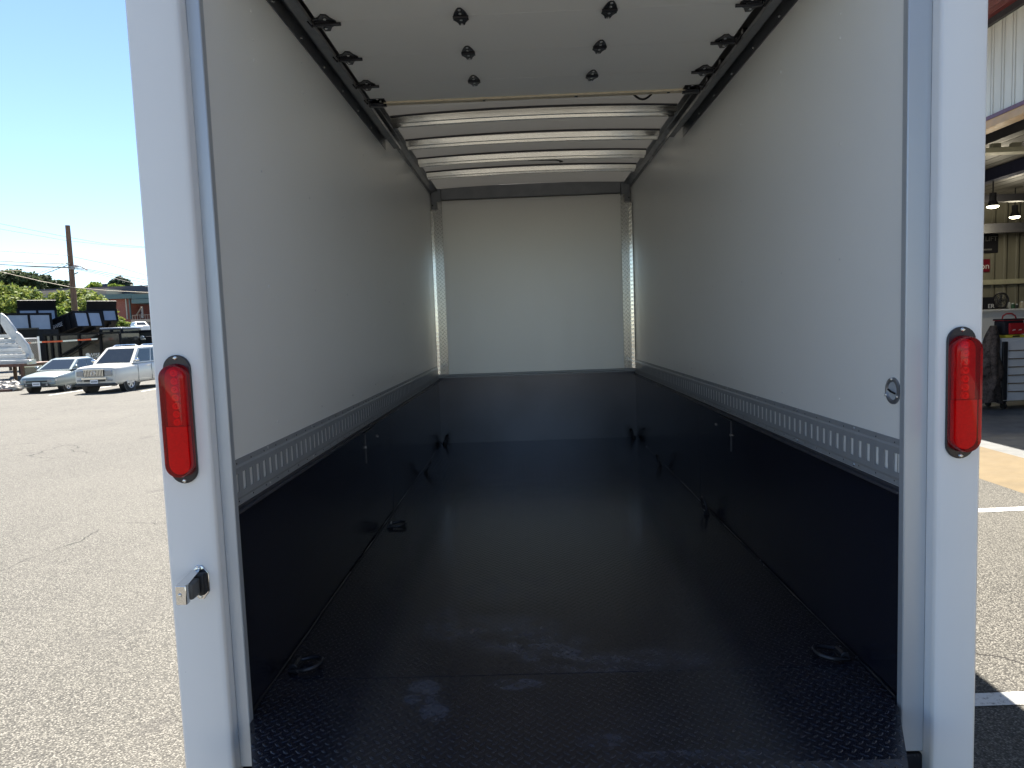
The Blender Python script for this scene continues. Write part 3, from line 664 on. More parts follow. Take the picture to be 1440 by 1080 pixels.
    if detail:
        if suv:
            g = MB(); g.mi = 0; g.box(-.40, .40, fy-.03, fy+.05, ztf-.31, ztf-.06); g.mi = 1
            for i in range(13): x = -.37 + i*.0617; g.box(x-.014, x+.014, fy-.045, fy-.029, ztf-.30, ztf-.07)
            g.box(-.42, .42, fy-.05, fy-.0, ztf-.06, ztf-.035); g.box(-.5, .5, fy-.06, fy, ztf-.42, ztf-.35); gr = g.build('grille', [M['plastic'], M['chrome']], T)
            e = MB(); e.tube([(.085*math.cos(t*.3927), fy-.055, ztf-.185+.085*math.sin(t*.3927)) for t in range(16)], .014, 6, True)
            for dz in (-.02, .02, .05): e.tube([(-.055, fy-.055, ztf-.2+dz), (0, fy-.055, ztf-.185+dz*1.1), (.055, fy-.055, ztf-.2+dz)], .009, 5)
            e.build('emblem', M['chrome'], gr)
            g = MB(); g.box(-.42, .42, fy-.04, fy, ztf-.50, ztf-.43); g.build('lower_grille', M['plastic'], T)
            for s in (-1, 1):
                h = MB(); h.box(min(s*.43, s*.72), max(s*.43, s*.72), fy-.02, fy+.2, ztf-.29, ztf-.07); h.build('headlight', M['headlamp'], T, bevel=.02)
                h = MB(); h.box(min(s*.52, s*.70), max(s*.52, s*.70), fy-.03, fy+.05, ztf-.50, ztf-.42); h.build('fog_lamp', M['headlamp'], T, bevel=.01)
                h = MB(); h.box(min(s*(hwf+.02), s*(hwf+.09)), max(s*(hwf+.02), s*(hwf+.09)), yf+.12, yf+.34, .66, .70); h.build('side_marker', M['amber'], T)
            g = MB(); g.box(-.80, .80, fy-.02, fy+.2, .28, .40); g.build('bumper', M['plastic'], T, bevel=.03)
            for s in (-1, 1):
                r_ = MB(); r_.tube([(s*(wt-.08), y1+.35, zr-.01), (s*(wt-.08), y1+.5, zr+.06), (s*(wt-.08), y2-.5, zr+.06), (s*(wt-.08), y2-.3, zr-.01)], .022, 6); r_.build('roof_rail', M['chrome'], T)
            zp = .47
        else:
            g = MB(); g.box(-.42, .42, fy-.018, fy+.06, ztf-.13, ztf-.06); g.mi = 1; g.box(-.42, .42, fy-.022, fy-.017, ztf-.075, ztf-.06); g.build('grille', [M['plastic'], paint], T)
            g = MB(); g.box(-.50, .50, fy-.03, fy+.02, .30, .41); g.mi = 1
            for s in (-1, 1): g.cyl((s*.42, fy-.036, .36), (s*.42, fy-.028, .36), .045, 10)
            g.build('lower_grille', [M['plastic'], M['headlamp']], T)
            for s in (-1, 1):
                h = MB(); h.pz([(s*.43, fy-.016), (s*.74, fy+.10), (s*.74, fy+.25), (s*.43, fy+.1)][::s], ztf-.16, ztf-.03); h.build('headlight', M['headlamp'], T, bevel=.012)
            g = MB(); g.box(-.72, .72, fy-.022, fy+.1, ztf-.235, ztf-.19); g.build('bumper', paint, T, bevel=.02)
            zp = .39
        p = MB(); p.box(-.155, .155, fy-.045, fy-.036, zp-.075, zp+.075); p.mi = 1
        for i in range(6): p.box(-.115+i*.042, -.09+i*.042, fy-.047, fy-.045, zp-.03, zp+.03)
        p.build('number_plate', [M['white'], M['navytrim']], T)
        # door seams
        for s in (-1, 1):
            q = MB(); hw = st[len(st)//2][3]
            for yy in ((y0+.25, y0+1.3) if not suv else (y0+.22, y0+1.2, y0+2.15)): q.box(min(s*(hw-.01), s*(hw+.003)), max(s*(hw-.01), s*(hw+.003)), yy, yy+.012, .38, st[len(st)//2][2]-.08)
            q.build('door_seam', M['plastic'], T)
            q = MB()
            for yy in ((y0+1.1,) if not suv else (y0+1.02, y0+2.0)): q.box(min(s*hw, s*(hw+.025)), max(s*hw, s*(hw+.025)), yy-.1, yy+.08, st[len(st)//2][2]-.17, st[len(st)//2][2]-.13)
            q.build('door_handle', paint, T, bevel=.006)
    T.location = loc; T.rotation_euler = (0, 0, rz)
    return T
sed_st = [(-2.14, .30, .60, .62), (-2.06, .24, .70, .74), (-1.75, .21, .76, .82), (-1.2, .20, .83, .845), (-.70, .20, .90, .85), (0, .20, .93, .85), (.9, .20, .94, .85), (1.5, .21, .95, .84), (1.95, .25, .94, .80), (2.15, .32, .86, .70)]
suv_st = [(-2.34, .36, .98, .74), (-2.28, .30, 1.04, .86), (-2.0, .28, 1.07, .92), (-1.5, .27, 1.10, .935), (-1.0, .27, 1.13, .935), (0, .27, 1.14, .935), (1.2, .27, 1.14, .935), (2.1, .30, 1.14, .92), (2.36, .36, 1.12, .84)]
def gpt(x, y): return (x, y, gz(x, y))
car('parked_sedan', gpt(-20.45, 30.6), R(3), 'silver green two-door sedan parked left of the white sport utility vehicle', M['silvergreen'], sed_st, (-.95, -.12, .95, 1.65, .90, 1.39, .74, .57), (-1.33, 1.28), .30, 'car')
car('parked_suv', gpt(-16.95, 29.4), R(-2), 'pearl white sport utility vehicle with chrome grille parked right of the silver sedan', M['pearl'], suv_st, (-1.15, -.42, 2.0, 2.30, 1.10, 1.78, .84, .68), (-1.45, 1.42), .37, 'car', True)

# ------------------------------------------------------------------ things behind the cars, left
def fin(o): return o
GZ = -.80
# aluminium bleacher steps
ST = thing('aluminium_steps', at(12, 521, 33.0), 'silver aluminium stair unit with sloping side plates on a rusty brown stand', 'steps')
D = 33.0
def P(px, py, y=D): return at(px, py, y)
for i, (xr, yt, yb, off) in enumerate(((14, 470, 476, 2.6), (21, 476, 484, 2.1), (24, 483, 492, 1.6), (30, 490, 499, 1.1), (35, 498, 508, .6), (38, 506, 514, .1))):
    a = P(-70, yt + 1, D+off); c = P(xr, yt, D+off); zb = P(xr, yb, D+off).z; zt = c.z; m = MB()
    h = zt - zb; yy = D + off
    zb += .18*h; h *= .82; prof = [(0, zb), (0, zb+.3*h), (.04, zb+.36*h), (.04, zb+.5*h), (0, zb+.56*h), (0, zt), (.62, zt), (.62, zb)]
    m.prism(prof, lambda u, z: (a.x, yy+u, z), lambda u, z: (c.x, yy+u, z)); m.build('tread', M['alu'], ST)
    e = MB(); e.sphere((c.x, yy+.2, zb+.55*h), h*.42, (.7, 1.2, 1), 10, 6); e.build('end_cap', M['alu'], ST, smooth=50)
for (pts, y) in (([(0, 440), (8, 446), (21, 464), (24, 480), (15, 476), (8, 468), (0, 455)], D+2.3), ([(21, 466), (27, 470), (38, 485), (44, 500), (44, 506), (38, 502), (33, 494), (24, 482)], D+.8)):
    m = MB(); m.slab([P(a, c, y) for a, c in pts], (0.04, .12, 0)); m.build('side_plate', M['alu'], ST, bevel=.03)
m = MB(); a = P(-60, 517, D); c = P(36, 514, D); m.box(a.x, c.x, D-.1, D+2.6, a.z-.06, a.z+.08)
for px in (-30, 30): q = P(px, 518, D); m.box(q.x-.06, q.x+.06, D, D+.12, gz(q.x, D), a.z-.061); m.box(q.x-.06, q.x+.06, D+2.3, D+2.42, gz(q.x, D), a.z-.061)
m.build('stand', M['rust'], ST)
# rocks
for i in range(16):
    px = random.uniform(-6, 26); y = random.uniform(30.6, 32.6); c = P(px, 540, y); r = random.uniform(.16, .36); x = c.x; m = MB()
    m.sphere((x, y, gz(x, y) + r*.45), r, (random.uniform(.8, 1.4), random.uniform(.8, 1.3), random.uniform(.6, .95)), 9, 6)
    m.v = [(a + random.uniform(-.2, .2)*r, q + random.uniform(-.2, .2)*r, z + random.uniform(-.15, .15)*r) for a, q, z in m.v]
    tag(m.build('rock', M['rock']), 'pale grey rock in the pile under the aluminium steps', 'rock', 'rocks piled under the aluminium steps')
m = MB(); a = P(-40, 553, 30.3); c = P(17, 550, 30.5); m.bar((a.x, 30.3, gz(a.x, 30.3)+.05), (c.x, 30.5, gz(c.x, 30.5)+.05), .1, .1); tag(m.build('kerb_rail', M['rust']), 'rusty brown rail lying in front of the rocks', 'rail')
# chain link gate
GT = thing('chain_link_gate', (P(43, 520, 36).x, 36, gz(-24, 36)), 'chain link gate panel with a pale end post', 'gate')
x0 = P(33, 500, 36).x; x1 = P(56, 500, 36).x; z0 = gz(x0, 36); zt = P(56, 474, 36).z; m = MB()
m.cyl((x1, 36, z0), (x1, 36, zt+.04), .05, 8); m.cyl((x0, 36, zt-.05), (x1, 36, zt-.05), .025, 6); m.cyl((x0, 36, z0+.9), (x1, 36, z0+.9), .025, 6); m.build('gate_frame', M['white'], GT)
m = MB(); sp = .085; W_ = x1 - x0; H_ = zt - z0 - .1; k = -H_
while k < W_:
    for d in (1, -1):
        a0 = max(0, k); a1 = min(W_, k + H_)
        if a1 > a0:
            za, zb = (a0-k, a1-k) if d > 0 else (H_-(a0-k), H_-(a1-k)); m.bar((x0+a0, 36, z0+.04+za), (x0+a1, 36, z0+.04+zb), .014, .014, (0, 1, 0))
    k += sp*1.41
m.build('mesh_panel', M['link'], GT)
# dump trailers
def at_box(name, mat, pts, depth, parent):
    m = MB(); m.slab(pts, (0, depth, 0)); return m.build(name, mat, parent)
# long dump trailer with side ribs
Y = 40.0; T = thing('dump_trailer', (P(115, 520, Y).x, Y, gz(-20, Y)), 'long black high-sided dump trailer behind the sedan with diagonal arm and white side lettering', 'trailer', 'black dump trailers in the yard')
a = P(62, 473, Y); c = P(172, 511, Y); xa, xb, zt, zb = a.x, c.x, a.z, c.z
m = MB(); m.box(xa, xb, Y, Y+.06, zb, zt); m.box(xa, xa+.06, Y+.061, Y+2.0, zb, zt); m.box(xb-.06, xb, Y+.061, Y+2.0, zb, zt); m.box(xa+.061, xb-.061, Y+1.94, Y+2.0, zb, zt); m.box(xa+.061, xb-.061, Y+.061, Y+1.939, zb, zb+.06); m.build('bed', M['trailerside'], T)
for px in (65, 74, 84, 113, 143, 171):
    q = P(px, 490, Y).x; m = MB(); m.box(q-.06, q+.06, Y-.08, Y-.001, zb-.05, zt+.02); m.build('rib', M['trailerblack'], T)
m = MB(); m.box(xa-.03, xb+.03, Y-.1, Y+.08, zt+.021, zt+.12); m.build('top_rail', M['trailerblack'], T)
m = MB(); m.bar(P(86, 500, Y-.2), P(139, 470, Y-.2), .14, .08); m.bar(P(88, 503, Y-.2), P(141, 473, Y-.2), .05, .05); m.build('tarp_arm', M['trailerblack'], T)
m = MB(); m.box(xa, xb, Y+.4, Y+1.6, zb-.3, zb-.051); m.build('chassis_frame', M['trailerblack'], T)
q = P(82, 510, Y); m = MB(); m.box(q.x-.6, q.x+.6, Y-.1, Y+.5, zb-.28, zb-.2); m.bar((q.x-.6, Y+.2, zb-.24), (q.x-.95, Y+.2, zb-.55), .5, .05, (0, 1, 0)); m.bar((q.x+.6, Y+.2, zb-.24), (q.x+.95, Y+.2, zb-.55), .5, .05, (0, 1, 0)); m.build('mudguard', M['trailerblack'], T)
for dx in (-.42, .42):
    m = MB(); m.cyl((q.x+dx, Y+.05, gz(q.x, Y)+.38), (q.x+dx, Y+.35, gz(q.x, Y)+.38), .38, 20); wv = m.build('wheel', M['tyre'], T); m = MB(); m.cyl((q.x+dx, Y+.04, gz(q.x, Y)+.38), (q.x+dx, Y+.049, gz(q.x, Y)+.38), .2, 14); m.build('rim', M['white'], wv)
m = MB()
for dx in (.9*2, 3.2): m.box(xb-dx-.05, xb-dx+.05, Y+.6, Y+.7, gz(q.x, Y), zb-.301)
m.build('leg', M['trailerblack'], T)
def text(s, loc, size, rot, mat, parent=None, name='lettering', th=.004, align='CENTER'):
    cu = bpy.data.curves.new(name, 'FONT'); cu.body = s; cu.size = size; cu.extrude = th; cu.align_x = align; cu.align_y = 'CENTER'
    o = bpy.data.objects.new(name, cu); COL.objects.link(o); bpy.context.view_layer.update()
    me = bpy.data.meshes.new_from_object(o.evaluated_get(bpy.context.evaluated_depsgraph_get())); bpy.data.objects.remove(o); bpy.data.curves.remove(cu)
    me.transform(Matrix.Translation(loc) @ Euler(rot).to_matrix().to_4x4()); me.materials.clear(); me.materials.append(mat)
    o = bpy.data.objects.new(name, me); COL.objects.link(o)
    if parent is not None:
        o.parent = parent
        if parent.type == 'EMPTY': o.location = -parent.location
    return o
q = P(131, 499.5, Y-.02); text('BWISE', q, .30, (R(90), 0, 0), M['whitetext'], T); q = P(134, 503, Y-.02); text('TRAILERS', q, .13, (R(90), 0, 0), M['whitetext'], T)
m = MB(); q = P(123.5, 499.5, Y-.02); m.sphere((q.x, q.y, q.z), .13, (1, .1, 1), 8, 6); m.build('emblem', M['whitetext'], T)
# red and white tape in front of it
m = MB(); pts = [P(38, 481.5, 37.0), P(56, 480, 37.0), P(85, 478.8, 38), P(113, 477, 38.6), P(137, 475.6, 39.2)]
for i in range(4): m.slab([pts[i], pts[i+1], pts[i+1]-Vector((0, 0, .085)), pts[i]-Vector((0, 0, .085))], (0, .006, 0))
tag(m.build('barrier_tape', M['tape']), 'red and white striped tape strung across the trailer fronts', 'tape')
# tipped beds: open box lying along local x, raised end has two panels
def tipped(name, origin, yaw, tilt, L, Wd, H, label, panels=True, canopy=False):
    T = thing(name, (0, 0, 0), label, 'trailer', 'black dump trailers in the yard')
    t = .06; m = MB()
    m.box(0, L, 0, Wd, 0, t); m.box(0, L, 0, t, t+.001, H); m.box(0, L, Wd-t, Wd, t+.001, H); m.build('bed', M['trailerblack'], T)
    m = MB()
    for i in range(6): x = L*(i+.3)/6; m.box(x-.04, x+.04, -.07, -.001, 0, H)
    m.box(-.02, L+.02, -.08, .07, H+.001, H+.09); m.box(-.02, L+.02, Wd-.07, Wd+.08, H+.001, H+.09); m.build('top_rail', M['trailerblack'], T)
    m = MB(); m.box(L, L+.06, 0, Wd, 0, H+.09); m.box(L+.061, L+.13, -.04, .07, -.05, H+.1); m.box(L+.061, L+.13, Wd-.07, Wd+.04, -.05, H+.1); m.box(L+.061, L+.13, Wd/2-.05, Wd/2+.05, 0, H); m.box(L+.061, L+.13, .071, Wd-.071, H, H+.1); hd = m.build('headboard', M['trailerblack'], T)
    if panels:
        for ya, yb in ((.09, Wd/2-.07), (Wd/2+.07, Wd-.09)): m = MB(); m.box(L+.062, L+.075, ya, yb, .06, H-.03); m.build('panel', M['greypanel'], hd)  # blue-grey colour stands in for sky mirrored in glossy black panels
    if canopy:
        m = MB(); m.slab([(L+.1, -.02, H+.05), (L+.1, Wd+.02, H+.05), (L+.55, Wd+.02, H+.5), (L+.55, -.02, H+.5)], (-.06, 0, .06)); m.build('cab_guard', M['trailerblack'], T)
    m = MB(); m.box(.2, L-.1, Wd*.25, Wd*.25+.12, -.18, -.001); m.box(.2, L-.1, Wd*.7, Wd*.7+.12, -.18, -.001); m.build('subframe', M['trailerblack'], T)
    T.location = origin; T.rotation_euler = Euler((0, R(-tilt), R(yaw)), 'XYZ'); bpy.context.view_layer.update()
    mwm = T.matrix_world.copy(); g = gz(origin[0], origin[1]); inv = mwm.inverted()
    m = MB()
    for u, v in ((.15, .3), (.15, .75), (.75, .3), (.75, .75)):
        p = mwm @ Vector((L*u, Wd*v, -.18)); m.bar(inv @ Vector((p.x, p.y, g)), inv @ p, .1)
    for v in (.25, .75):
        p = mwm @ Vector((0, Wd*v, -.2)); q = mwm @ Vector((L, Wd*v, -.2)); m.bar(inv @ Vector((p.x, p.y, g+.6)), inv @ Vector((q.x, q.y, g+.6)), .12)
    m.build('chassis_frame', M['trailerblack'], T)
    return T
b1 = tipped('dump_trailer', P(62, 478, 46), -22, 13, 3.3, 1.9, .95, 'black dump bed tipped slightly behind the taped trailer, lettering on its side')
q = (.9, -.075, .5); lt = text('BWISE', (1.75, -.085, .5), .36, (R(90), 0, 0), M['whitetext'], None); lt.parent = b1
tipped('dump_trailer', P(113, 476, 50), -45, 22, 3.0, 1.8, .8, 'small black dump bed raised right of the utility pole with a cab guard on top', True, True)
tipped('dump_trailer', P(27, 482, 48), -52, 18, 3.4, 2.1, 1.1, 'black dump bed with cab guard above two grey panels, left of the yellow bush', True, True)
tipped('dump_trailer', P(-12, 474, 44), -38, 5, 3.2, 2.4, 1.0, 'black dump bed tipped behind the aluminium steps with ribbed grey panels', True, False)
# dark container under them
T = thing('roll_off_bin', (P(38, 480, 41).x, 41, gz(-25, 41)), 'low dark open bin behind the chain link gate', 'bin'); a = P(21, 464, 41); c = P(54, 478, 41); g = gz(a.x, 41)
m = MB(); m.box(a.x, c.x, 41, 41.06, g+.3, a.z); m.box(a.x, a.x+.06, 41.061, 42.8, g+.3, a.z); m.box(c.x-.06, c.x, 41.061, 42.8, g+.3, a.z); m.box(a.x, c.x, 42.801, 42.86, g+.3, a.z); m.box(a.x+.061, c.x-.061, 41.061, 42.8, g+.3, g+.36); m.build('shell', M['trailerblack'], T)
m = MB(); m.box(a.x-.05, c.x+.05, 40.93, 41.08, a.z+.001, a.z+.09); m.build('rim_rail', M['plastic'], T)
m = MB()
for x in (a.x+.3, c.x-.3): m.box(x-.08, x+.08, 41.1, 42.7, g, g+.299)
m.build('skid', M['trailerblack'], T)
# covered black trailer with pale top
Y = 43.0; T = thing('enclosed_trailer', (P(157, 500, Y).x, Y, gz(-15, Y)), 'shiny black box trailer with a pale top edge behind the white sport utility vehicle', 'trailer', 'black dump trailers in the yard'); a = P(141, 463.5, Y); c = P(175, 505, Y); g = gz(a.x, Y)
m = MB(); m.box(a.x, c.x, Y, Y+2.2, g+.45, a.z); m.build('body', M['trailerside'], T, bevel=.05)
m = MB(); m.box(a.x-.03, c.x+.03, Y-.03, Y+2.23, a.z+.001, a.z+.10); m.build('roof', M['greypanel'], T, bevel=.03)
for px in (143, 158, 173): q = P(px, 480, Y).x; m = MB(); m.box(q-.08, q+.08, Y-.05, Y-.001, g+.45, a.z-.05); m.build('rib', M['trailerblack'], T)
m = MB(); m.cyl((P(172.5, 476, Y).x, Y-.09, P(172, 476, Y).z), (P(172.5, 476, Y).x, Y-.05, P(172, 476, Y).z), .12, 10); m.build('round_lamp', M['headlamp'], T)
m = MB(); m.box(a.x+.3, c.x-.3, Y+.4, Y+1.8, g, g+.449); m.build('undercarriage', M['trailerblack'], T)
# low flat black trailer at right
Y = 45.0; T = thing('flatbed_trailer', (P(200, 500, Y).x, Y, gz(-13, Y)), 'low dark trailer side reaching behind the trailer post, right of the box trailer', 'trailer', 'black dump trailers in the yard'); a = P(176, 466, Y); c = P(260, 482, Y); g = gz(a.x, Y)
m = MB(); m.box(a.x, c.x, Y, Y+2.2, c.z, a.z); m.build('bed', simple('olive_black_sheet', (.030, .031, .026), .4), T)
m = MB(); m.box(a.x, c.x, Y-.06, Y-.001, a.z-.12, a.z+.04); m.build('top_rail', M['trailerblack'], T)
for px in (186, 225, 250): q = P(px, 480, Y).x; m = MB(); m.box(q-.2, q+.2, Y+.2, Y+2.0, g, c.z-.001); m.build('support', M['trailerblack'], T)
T = thing('tool_box_crate', (P(212, 500, 42).x, 42, gz(-13, 42)), 'black steel box with round lamps beside the low dark trailer', 'box'); a = P(204, 473, 42); c = P(232, 485, 42); g = gz(a.x, 42)
m = MB(); m.box(a.x, c.x, 42, 43.4, c.z-.25, a.z); m.build('body', M['trailerblack'], T, bevel=.04); m = MB(); m.box(a.x+.1, a.x+.3, 42.2, 43.2, g, c.z-.251); m.box(c.x-.3, c.x-.1, 42.2, 43.2, g, c.z-.251); m.build('leg', M['trailerblack'], T)
m = MB(); q = P(200, 475, 42); m.cyl((q.x, 41.95, q.z), (q.x, 42.05, q.z), .12, 10); m.bar((q.x, 42, q.z), (a.x+.05, 42.05, a.z-.2), .06); m.build('lamp', M['headlamp'], T)

# ------------------------------------------------------------------ pole and wires
Y = 52.0; pt = P(95, 317, Y); px_ = P(108, 470, Y).x; g = gz(px_, Y)
PL = thing('utility_pole', (px_, Y, g), 'brown wooden utility pole rising behind the black trailers', 'pole')
m = MB(); m.tube([(px_, Y, g), (lerp(px_, pt.x, .5), Y, lerp(g, pt.z, .5)), (pt.x, Y, pt.z)], [.24, .20, .16], 12); m.build('shaft', M['wood'], PL, smooth=50)
q = P(101, 377, Y); m = MB(); m.cyl((q.x-.02, Y, q.z-.1), (q.x-.02, Y, q.z+.12), .215, 12); m.cyl((q.x+.2, Y-.1, q.z-.45), (q.x+.5, Y-.1, q.z-.35), .05, 8); m.bar((q.x+.15, Y-.1, q.z+.1), (q.x+.6, Y-.1, q.z+.1), .08); m.build('cable_bracket', M['link'], PL)
WG = 'overhead wires on the utility pole'
def wire(pts, r, mat, label, y=Y-.3, ys=None, name='overhead_wire', cat='wire'):
    P3 = [P(a, c, (ys[i] if ys else y)) for i, (a, c) in enumerate(pts)]
    out = []
    for i in range(len(P3)-1):
        for k in range(6): out.append(P3[i].lerp(P3[i+1], k/6))
    out.append(P3[-1]); m = MB(); m.tube(out, r, 5); tag(m.build(name, mat, smooth=60), label, cat, WG if cat == 'wire' else None)
wire([(-60, 308), (0, 314.5), (93, 333), (150, 343), (202, 347), (260, 350)], .018, M['cabledark'], 'topmost thin wire crossing behind the upper part of the utility pole', Y+4)
wire([(-60, 312), (0, 322), (92, 338), (173, 347), (260, 351)], .014, M['cabledark'], 'second thin wire just below the topmost one crossing behind the pole', Y+5)
wire([(-60, 350), (0, 352.7), (60, 356.5), (97, 359)], .022, M['cablelight'], 'single pale wire meeting the pole from the left below its top')
wire([(103, 361), (150, 371), (206, 387), (270, 410)], .02, M['cabledark'], 'single dark wire sloping down from the pole to the right, uppermost on that side')
wire([(-60, 365.5), (0, 367), (50, 369.5), (98, 371)], .040, M['cablelight'], 'thick pale cable reaching the pole from the left, upper of the three at the clamp')
wire([(-60, 369), (0, 372), (50, 374.5), (99, 376)], .034, M['cabledark'], 'thick black cable reaching the pole clamp from the left')
wire([(-60, 374), (0, 375), (50, 375.5), (99, 376.8)], .026, M['cablelight'], 'pale cable just below the thick black one left of the pole')
wire([(-60, 378), (0, 380), (55, 381.3), (99, 382)], .016, M['cablelight'], 'thin pale wire meeting the pole from the left below the clamp')
wire([(-60, 372), (0, 382), (58, 395.5), (101, 404), (150, 408.5), (210, 411.5), (270, 413)], .022, M['cablelight'], 'long pale wire drooping across the trees and brick building below the others')
wire([(98, 371.5), (75, 380.5), (53, 388.8)], .026, M['cabledark'], 'dark slanting wire running down left from the pole, the lower of two')
wire([(96, 369), (72, 378), (49, 386)], .012, M['cabledark'], 'faint slanting wire running down left from the pole, the upper of two')
for i, (e1, lb) in enumerate(((394.5, 'upper'), (399, 'middle'), (404, 'lowest'))):
    wire([(104, 375.5+i*1.2), (140, 381.5+i*2.2), (210, e1), (270, e1+12)], .026 if i < 2 else .02, M['cabledark'], '%s dark cable of the bundle going down right from the pole clamp' % lb)
wire([(104, 373), (111, 374), (113, 374.6), (120, 378.2), (122.5, 379.6)], .04, M['splice'], 'dark red splice case hanging on the cables right of the pole', Y-.35, None, 'splice_case', 'splice case')
bpy.data.objects['splice_case'].data.name = 'splice_case'

# ------------------------------------------------------------------ trees
def crown_mesh(blobs, n, ls, seed, flatn=.5):
    rnd = random.Random(seed); m = MB(); tot = sum(b[3]**2 for b in blobs)
    vs = []; fs = []
    for (cx, cy, cz, r, sz) in blobs:
        k = int(n * r*r / tot)
        for i in range(k):
            while True:
                d = Vector((rnd.uniform(-1, 1), rnd.uniform(-1, 1), rnd.uniform(-1, 1)))
                if .1 < d.length < 1: break
            d.normalize(); rr = r * (1.04 + rnd.gauss(-.08, .2))
            p = Vector((cx, cy, cz)) + Vector((d.x*rr, d.y*rr, d.z*rr*sz))
            a = Vector((rnd.gauss(0, 1), rnd.gauss(0, 1), rnd.gauss(0, .7))).normalized(); b = a.cross((d + Vector((rnd.gauss(0, .5), rnd.gauss(0, .5), rnd.gauss(0, .5)))).normalized())
            if b.length < .1: continue
            b.normalize(); s = ls * rnd.uniform(.6, 1.4); o = len(vs)
            vs += [p - a*s, p + b*s*.55, p + a*s, p - b*s*.55]; fs.append((o, o+1, o+2, o+3))
    m.add(vs, fs); return m
def tree(name, base, blobs, n, ls, mat, label, cat='tree', seed=1, trunks=((0, 0),), tr=.12, group=None):
    T = thing(name, base, label, cat, group); B = Vector(base); rnd = random.Random(seed+50)
    big = sorted(blobs, key=lambda b: -b[3])
    m = MB()
    for dx, dy in trunks:
        fork = B + Vector((dx*1.6, dy, (big[0][2]-B.z)*.5)); m.tube([B + Vector((dx, dy, -.05)), B + Vector((dx*1.2, dy, (fork.z-B.z)*.5)), fork], [tr, tr*.85, tr*.7], 7)
        for b in big[:6]: c = Vector(b[:3]); m.tube([fork, fork.lerp(c, .55) + Vector((0, 0, .1)), c], [tr*.6, tr*.4, tr*.12], 6)
    m.build('trunk', M['bark'], T, smooth=60)
    crown_mesh(blobs, n, ls, seed).build('crown', mat, T, fix=False); return T
def pb(px, py, y, rpx, sz=.85, dy=0.0): q = P(px, py, y+dy); return (q.x, q.y, q.z, rpx*y/FPX, sz)
def gb_(px, y): q = P(px, 500, y); return (q.x, y, gz(q.x, y))
tree('crape_myrtle', gb_(20, 58), [pb(-8, 425, 58, 26), pb(14, 416, 58, 17, .8, 1), pb(38, 421, 58, 17, .8), pb(55, 430, 58, 13), pb(28, 436, 58, 22, .8, -1), pb(-30, 420, 58, 24), pb(8, 440, 58, 20), pb(60, 441, 58, 9)], 14000, .15, M['leafmid'], 'broad green leafy tree left of the pole above the tipped trailers', 'tree', 3, ((0, 0), (.4, .2), (-.4, 0)), .12, 'trees around the yard')
tree('crape_myrtle', gb_(112, 60), [pb(88, 425, 60, 16, .8), pb(112, 422, 60, 18, .75, 1), pb(132, 430, 60, 17, .8), pb(148, 440, 60, 12), pb(108, 440, 60, 20, .8, -1), pb(128, 446, 60, 14), pb(86, 440, 60, 13), pb(156, 450, 60, 8), pb(76, 430, 60, 9)], 13000, .15, M['leafmid'], 'rounded green tree directly behind the utility pole', 'tree', 5, ((0, 0), (.4, .2), (-.4, 0)), .12, 'trees around the yard')
tree('bush', gb_(82, 51), [pb(80, 441, 51, 9, .9), pb(88, 446, 51, 8), pb(75, 450, 51, 9), pb(91, 455, 51, 8), pb(82, 462, 51, 12)], 2600, .15, M['leafyel'], 'bright yellow green bush between the raised dump bed and the pole', 'bush', 7, ((0, 0),), .05, 'trees around the yard')
tree('bush', gb_(164, 66), [pb(156, 458, 66, 9, .9), pb(165, 455, 66, 9, .8), pb(172, 458, 66, 7, .9), pb(150, 462, 66, 8), pb(165, 466, 66, 11)], 2600, .17, M['leafmid'], 'clipped green bush in front of the brick building, left of the distant white car', 'bush', 9, ((0, 0),), .05, 'trees around the yard')
def hpt(px, y, extra=0): q = P(px, 500, y); return (q.x, y, gz(q.x, y) + extra)
FG = 'trees beyond the far building'
tree('far_tree', hpt(20, 190), [pb(22, 390, 190, 15, .6), pb(4, 393, 190, 14, .7), pb(38, 393, 190, 13, .65), pb(-20, 392, 190, 16, .7), pb(52, 400, 190, 9), pb(20, 402, 190, 20, .5)], 3500, .7, M['leafdark'], 'dark wide tree mass left of the flat roof, tallest on the left skyline', 'tree', 11, ((0, 0),), .3, FG)
tree('far_tree', hpt(64, 200), [pb(64, 395, 200, 7, 1), pb(62, 402, 200, 10, .8), pb(70, 403, 200, 7)], 1400, .7, M['leafdark'], 'small dark pointed tree just left of the pole above the roof', 'tree', 12, ((0, 0),), .3, FG)
tree('far_tree', hpt(85, 200), [pb(82, 401, 200, 7, .8), pb(92, 404, 200, 8, .7), pb(76, 405, 200, 6)], 1200, .7, M['leafdark'], 'low dark treetop showing over the roof right beside the pole', 'tree', 13, ((0, 0),), .3, FG)
tree('far_tree', hpt(135, 200), [pb(134, 404, 200, 7, .8), pb(127, 407, 200, 5), pb(145, 407, 200, 6)], 1200, .6, M['leafyel'], 'pale yellow green treetop over the roof right of the pole', 'tree', 14, ((0, 0),), .3, FG)
tree('conifer', hpt(168, 210), [pb(168, 393, 210, 5, .7), pb(163, 397, 210, 7, .5), pb(172, 397, 210, 8, .5), pb(160, 402, 210, 8, .5), pb(176, 402, 210, 8, .5), pb(168, 402, 210, 9, .5)], 2200, .6, M['leafblue'], 'dark layered conifer over the right part of the roof', 'tree', 15, ((0, 0),), .3, FG)
tree('far_tree', hpt(163, 195), [pb(162, 405, 195, 7, .6), pb(170, 406, 195, 6, .6), pb(154, 407, 195, 6, .6)], 900, .5, M['leafyel'], 'light green treetop in front of the conifer at the roof edge', 'tree', 16, ((0, 0),), .3, FG)

